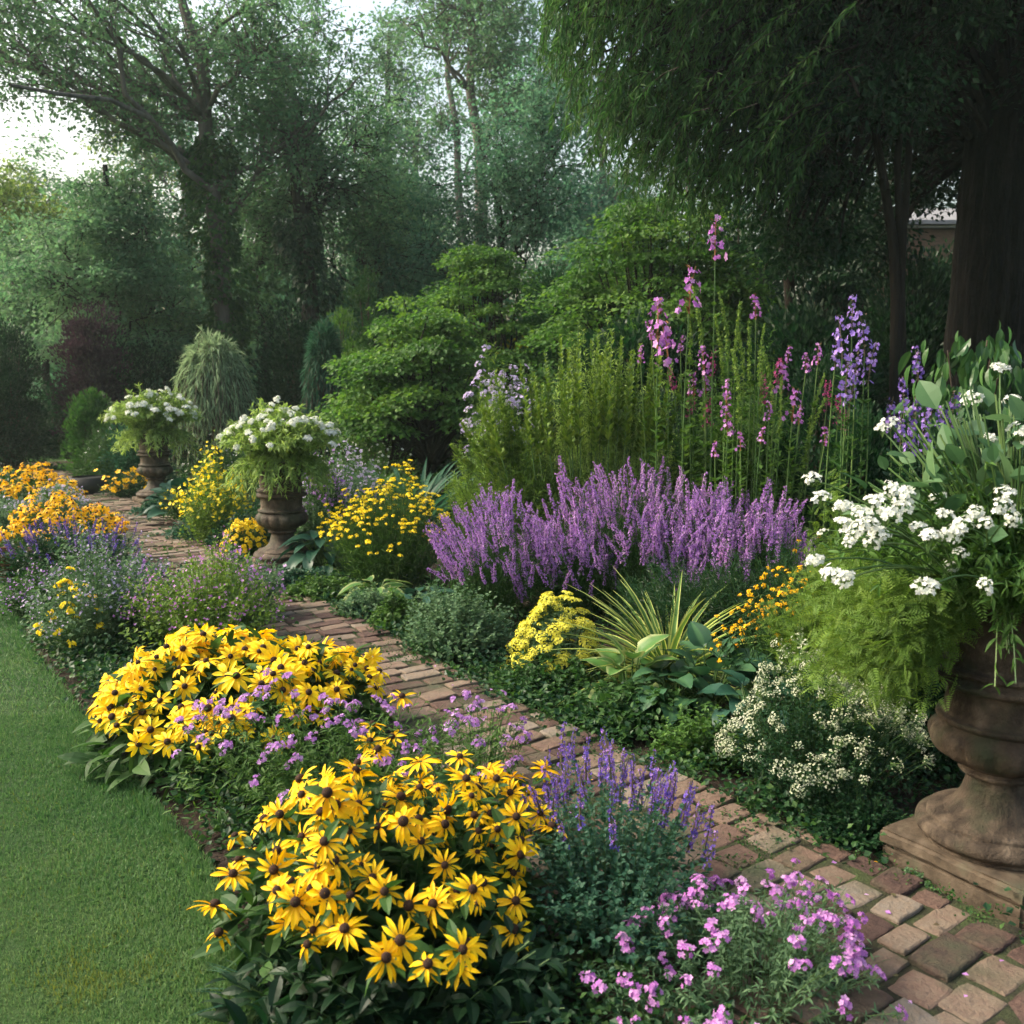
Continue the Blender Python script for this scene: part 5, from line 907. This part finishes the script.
cover('light green edging right of the pale edged hosta', 402, 5.45, .2, .18, .22, G_fresh, LEAFW, .03)
airy('lavender flowered plant behind the coreopsis', 345, 8.3, .42, .35, .80, FLO4, LAV, G_grey, name='lavender', nf=700, fs=.015)
airy('purple flowered plant right of the middle urn planting', 325, 7.9, .22, .25, .82, FLO4, PUR, G_mid, name='lavender', nf=260, fs=.015, n=130)
blades('strap_plant', 'grey green strappy clump behind the coreopsis', 'grass tuft', at(412, 9.4), 380, .85, G_blue, BLADEW, 1.3, .35, .3, 1.4)
blades('strap_plant', 'smaller strappy clump left of the other one behind the coreopsis', 'grass tuft', at(365, 9.8), 260, .75, G_mid, BLADEW, 1.4, .3, .3, 1.4)
airy('light green ferny plants below the left green maple', 370, 10.6, .7, .4, .78, FLO4, WHT, G_fresh, name='ferny_plant', nf=90, fs=.018)
airy('misty green perennials behind the middle urn planting', 300, 10.4, .6, .5, .72, FLO4, WHT, G_mid, name='ferny_plant', nf=90, fs=.018)
airy('misty green perennials behind the farthest urn, under the weeping shrub', 240, 11.4, .8, .5, .85, FLO4, WHT, G_mid, name='ferny_plant', nf=60, fs=.018)
airy('tall misty green plant left of the farthest urn', 110, 12.6, .5, .4, .9, FLO4, WHT, G_mid, name='ferny_plant', nf=30, fs=.018)

# ------------------------------------------------------------------ what grows in the urns
def urn_plant(label, c, r, top, nstem, hang, meshes, ncl, mat=G_fresh, z0=.83, size=.045, leaf=LANCE, S=1.0, lean=0.0, m=34, name='white_urn_flowers', ry=None):
    C3 = np.array([c[0], c[1], z0]); root = thing(name, label, 'potted flowers', C3, 'white plantings in the stone urns')
    tips = dome_tips(nstem, C3, r, ry or r, top, .55, .10, lump=.15); k = rng.random(nstem) < hang; q = nrm((tips - C3) * np.array([1, 1, 0])); rr = r * rng.uniform(.6, .95, nstem)
    tips[k] = C3 + q[k] * rr[k][:, None] + np.stack([0 * rr[k], 0 * rr[k], -rng.random(k.sum()) * top * .45], -1); tips[:, 0] += lean * (tips[:, 2] - z0)
    base = C3 + q * .08; mid = base * .5 + tips * .5; mid[:, 2] = np.maximum(tips[:, 2], z0 + .1) * .75 + (z0 + .12) * .25 + .06
    g = Geo(); g.tubes(bez(base, mid, tips, 7), .0018, 3); g.obj('stems', STEM, root); t = rng.uniform(.15, 1, (nstem, m))[..., None]
    p = base[:, None] * (1 - t) ** 2 + mid[:, None] * 2 * t * (1 - t) + tips[:, None] * t * t; tg = nrm(2 * (1 - t) * (mid - base)[:, None] + 2 * t * (tips - mid)[:, None]); d = nrm(tg * .5 + rng.normal(0, .6, p.shape))
    g = Geo(); g.bake(leaf, p.reshape(-1, 3), frames(d.reshape(-1, 3), (0, 0, 1), .4), (size * rng.uniform(.6, 1.3, (nstem, m))).ravel(), np.clip(np.repeat(rng.random(nstem), m) * .5 + rng.random(nstem * m) * .5, 0, 1)); g.obj('leaves', mat, root)
    up = tips[rng.permutation(len(tips))]; up = up[up[:, 2] > z0 + .02][:ncl] + fuzz(1, .001); place(root, 'flower_cluster', meshes, up + np.array([0, 0, .015]), facing(upn(up, C3, .4, .35, .8, .2)), S * rng.uniform(.75, 1.25, len(up))); return root
urn_plant('white flowers and trailing leaves filling the middle stone urn', U2, .47, .40, 420, .25, UM_WHT2, 70, MATS['leaf_willow_green'], S=.75, size=.05, m=44)
urn_plant('white flowers and loose leaves filling the farthest stone urn', U3, .52, .46, 330, .25, UM_WHT2, 60, MATS['leaf_willow_green'], S=.95, size=.06, m=44)
r = urn_plant('white flower clusters with long trailing fern in the near stone urn', (U1[0] - .05, U1[1]), .46, .30, 330, .10, UM_WHT, 26, G_fresh, S=.5, size=.04, leaf=LANCE, m=30)
C1 = np.array([U1[0], U1[1], .86]); spec = [(842, 528, 2.45), (860, 515, 2.4), (875, 505, 2.45), (905, 498, 2.5), (850, 542, 2.35), (880, 535, 2.3), (868, 525, 2.3), (892, 490, 2.6), (945, 520, 2.5), (962, 528, 2.4), (985, 525, 2.35), (1000, 508, 2.4), (1012, 520, 2.3), (938, 500, 2.7), (812, 480, 2.9), (820, 500, 2.8), (815, 562, 2.4), (832, 575, 2.35), (845, 580, 2.3), (890, 425, 3.0), (882, 430, 3.0), (1012, 402, 2.9), (1000, 372, 3.0), (972, 400, 3.0), (990, 440, 2.8), (1020, 435, 2.7), (925, 590, 2.2), (984, 588, 2.2), (1005, 495, 2.5), (930, 540, 2.3), (843, 508, 2.5), (858, 530, 2.35), (872, 545, 2.3), (888, 518, 2.4), (900, 510, 2.45), (918, 528, 2.4), (950, 535, 2.4), (975, 515, 2.5)]
sp_ = np.array([P(*s) for s in spec]); b = np.repeat(C1[None], len(sp_), 0) + fuzz(len(sp_), .05); b[:, :2] += (sp_[:, :2] - C1[:2]) * .35; b[:, 2] = .9; g = Geo(); g.tubes(bez(b, (b + sp_) / 2 + np.array([0, 0, .1]), sp_, 8), .0028, 4); g.obj('flower_stems', STEM, r)
place(r, 'flower_cluster', UM_WHT, sp_, facing(upn(sp_, C1, .2, .45, .7, .2)), rng.uniform(.6, 1.0, len(sp_)))
# broad leaves in the middle of the near urn planting
n = 230; tp = dome_tips(n, C1 + np.array([-.02, .10, 0]), .44, .36, .50, .55, .12); b = np.repeat(C1[None], n, 0); d = nrm(nrm(tp - C1) * np.array([1, 1, .3]) + fuzz(n, .55)); g = Geo(); g.bake(LEAF_O, C1 + (tp - C1) * rng.uniform(.6, 1, (n, 1)) + fuzz(n, .03), frames(d, (0, 0, 1), .4), .095 * rng.uniform(.6, 1.3, n)); g.obj('broad_leaves', leaf_mat('leaf_sage', (.04, .10, .045), (.07, .15, .06), (.12, .21, .09), rough=.5), r); g = Geo(); g.tubes(bez(b, (b + tp) / 2 + np.array([0, 0, .05]), tp, 6), .003, 4); g.obj('leaf_stalks', STEM, r)
def fern_drape(label, n, m, f, mat, size=.05, name='trailing_fern', spread=.02):
    root = thing(name, label, 'fern', C1, None); tips = f(n); q = nrm((tips - C1) * np.array([1, 1, 0])); base = C1 + q * .1; mid = base * .4 + tips * .6; mid[:, 2] = np.maximum(C1[2] + .08, tips[:, 2] * .4 + C1[2] * .6 + .10)
    g = Geo(); g.tubes(bez(base, mid, tips, 8), .0009, 3); g.obj('stems', STEM, root); t = rng.uniform(.2, 1, (n, m))[..., None]; p = base[:, None] * (1 - t) ** 2 + mid[:, None] * 2 * t * (1 - t) + tips[:, None] * t * t + rng.normal(0, spread, (n, m, 3))
    g = Geo(); g.bake(FROND, p.reshape(-1, 3), frames(rng.normal(0, .8, (n * m, 3)) + np.array([0, 0, -.35]), (0, 0, 1), .5), size * rng.uniform(.5, 1.3, n * m), np.clip(np.repeat(rng.random(n), m) * .6 + rng.random(n * m) * .4, 0, 1)); g.obj('fronds', mat, root); return root
def ring(n, a0, a1, r0, r1, z0, z1):
    a = rng.uniform(a0, a1, n); r = rng.uniform(r0, r1, n); return np.stack([C1[0] + r * np.cos(a), C1[1] + r * np.sin(a) * .8, rng.uniform(z0, z1, n)], -1)
fern_drape('yellow green feathery fern trailing far down the left of the near urn', 130, 80, lambda n: ring(n, 2.5, 3.75, .32, .56, .58, .92), G_lime, spread=.028)
fern_drape('fresh green feathery fern spilling over the rim of the near urn', 130, 70, lambda n: ring(n, 2.6, 6.0, .20, .38, .91, 1.02), G_fresh, spread=.028)
#==HAZE==
bm_v = np.array([(a, b_, c_) for a in (-60, 60) for b_ in (-12, 62) for c_ in (-1.2, 26)], float)
HF = np.array([(0, 1, 3), (0, 3, 2), (4, 6, 7), (4, 7, 5), (0, 4, 5), (0, 5, 1), (2, 3, 7), (2, 7, 6), (0, 2, 6), (0, 6, 4), (1, 5, 7), (1, 7, 3)])
hm, ht, ho = nt('haze_air'); pv = N_(ht, 'ShaderNodeVolumePrincipled', ins={'Color': (.74, .95, .88, 1), 'Density': HAZE, 'Anisotropy': .35}); ht.links.new(pv.outputs[0], ho.inputs['Volume'])
if HAZE > 0:
    g = Geo(); g.add(bm_v, HF, np.full((8, 3), .5)); hz = g.obj('haze', hm); hz['kind'] = 'stuff'; hz['label'] = 'thin morning haze between the trees'; hz['category'] = 'haze'
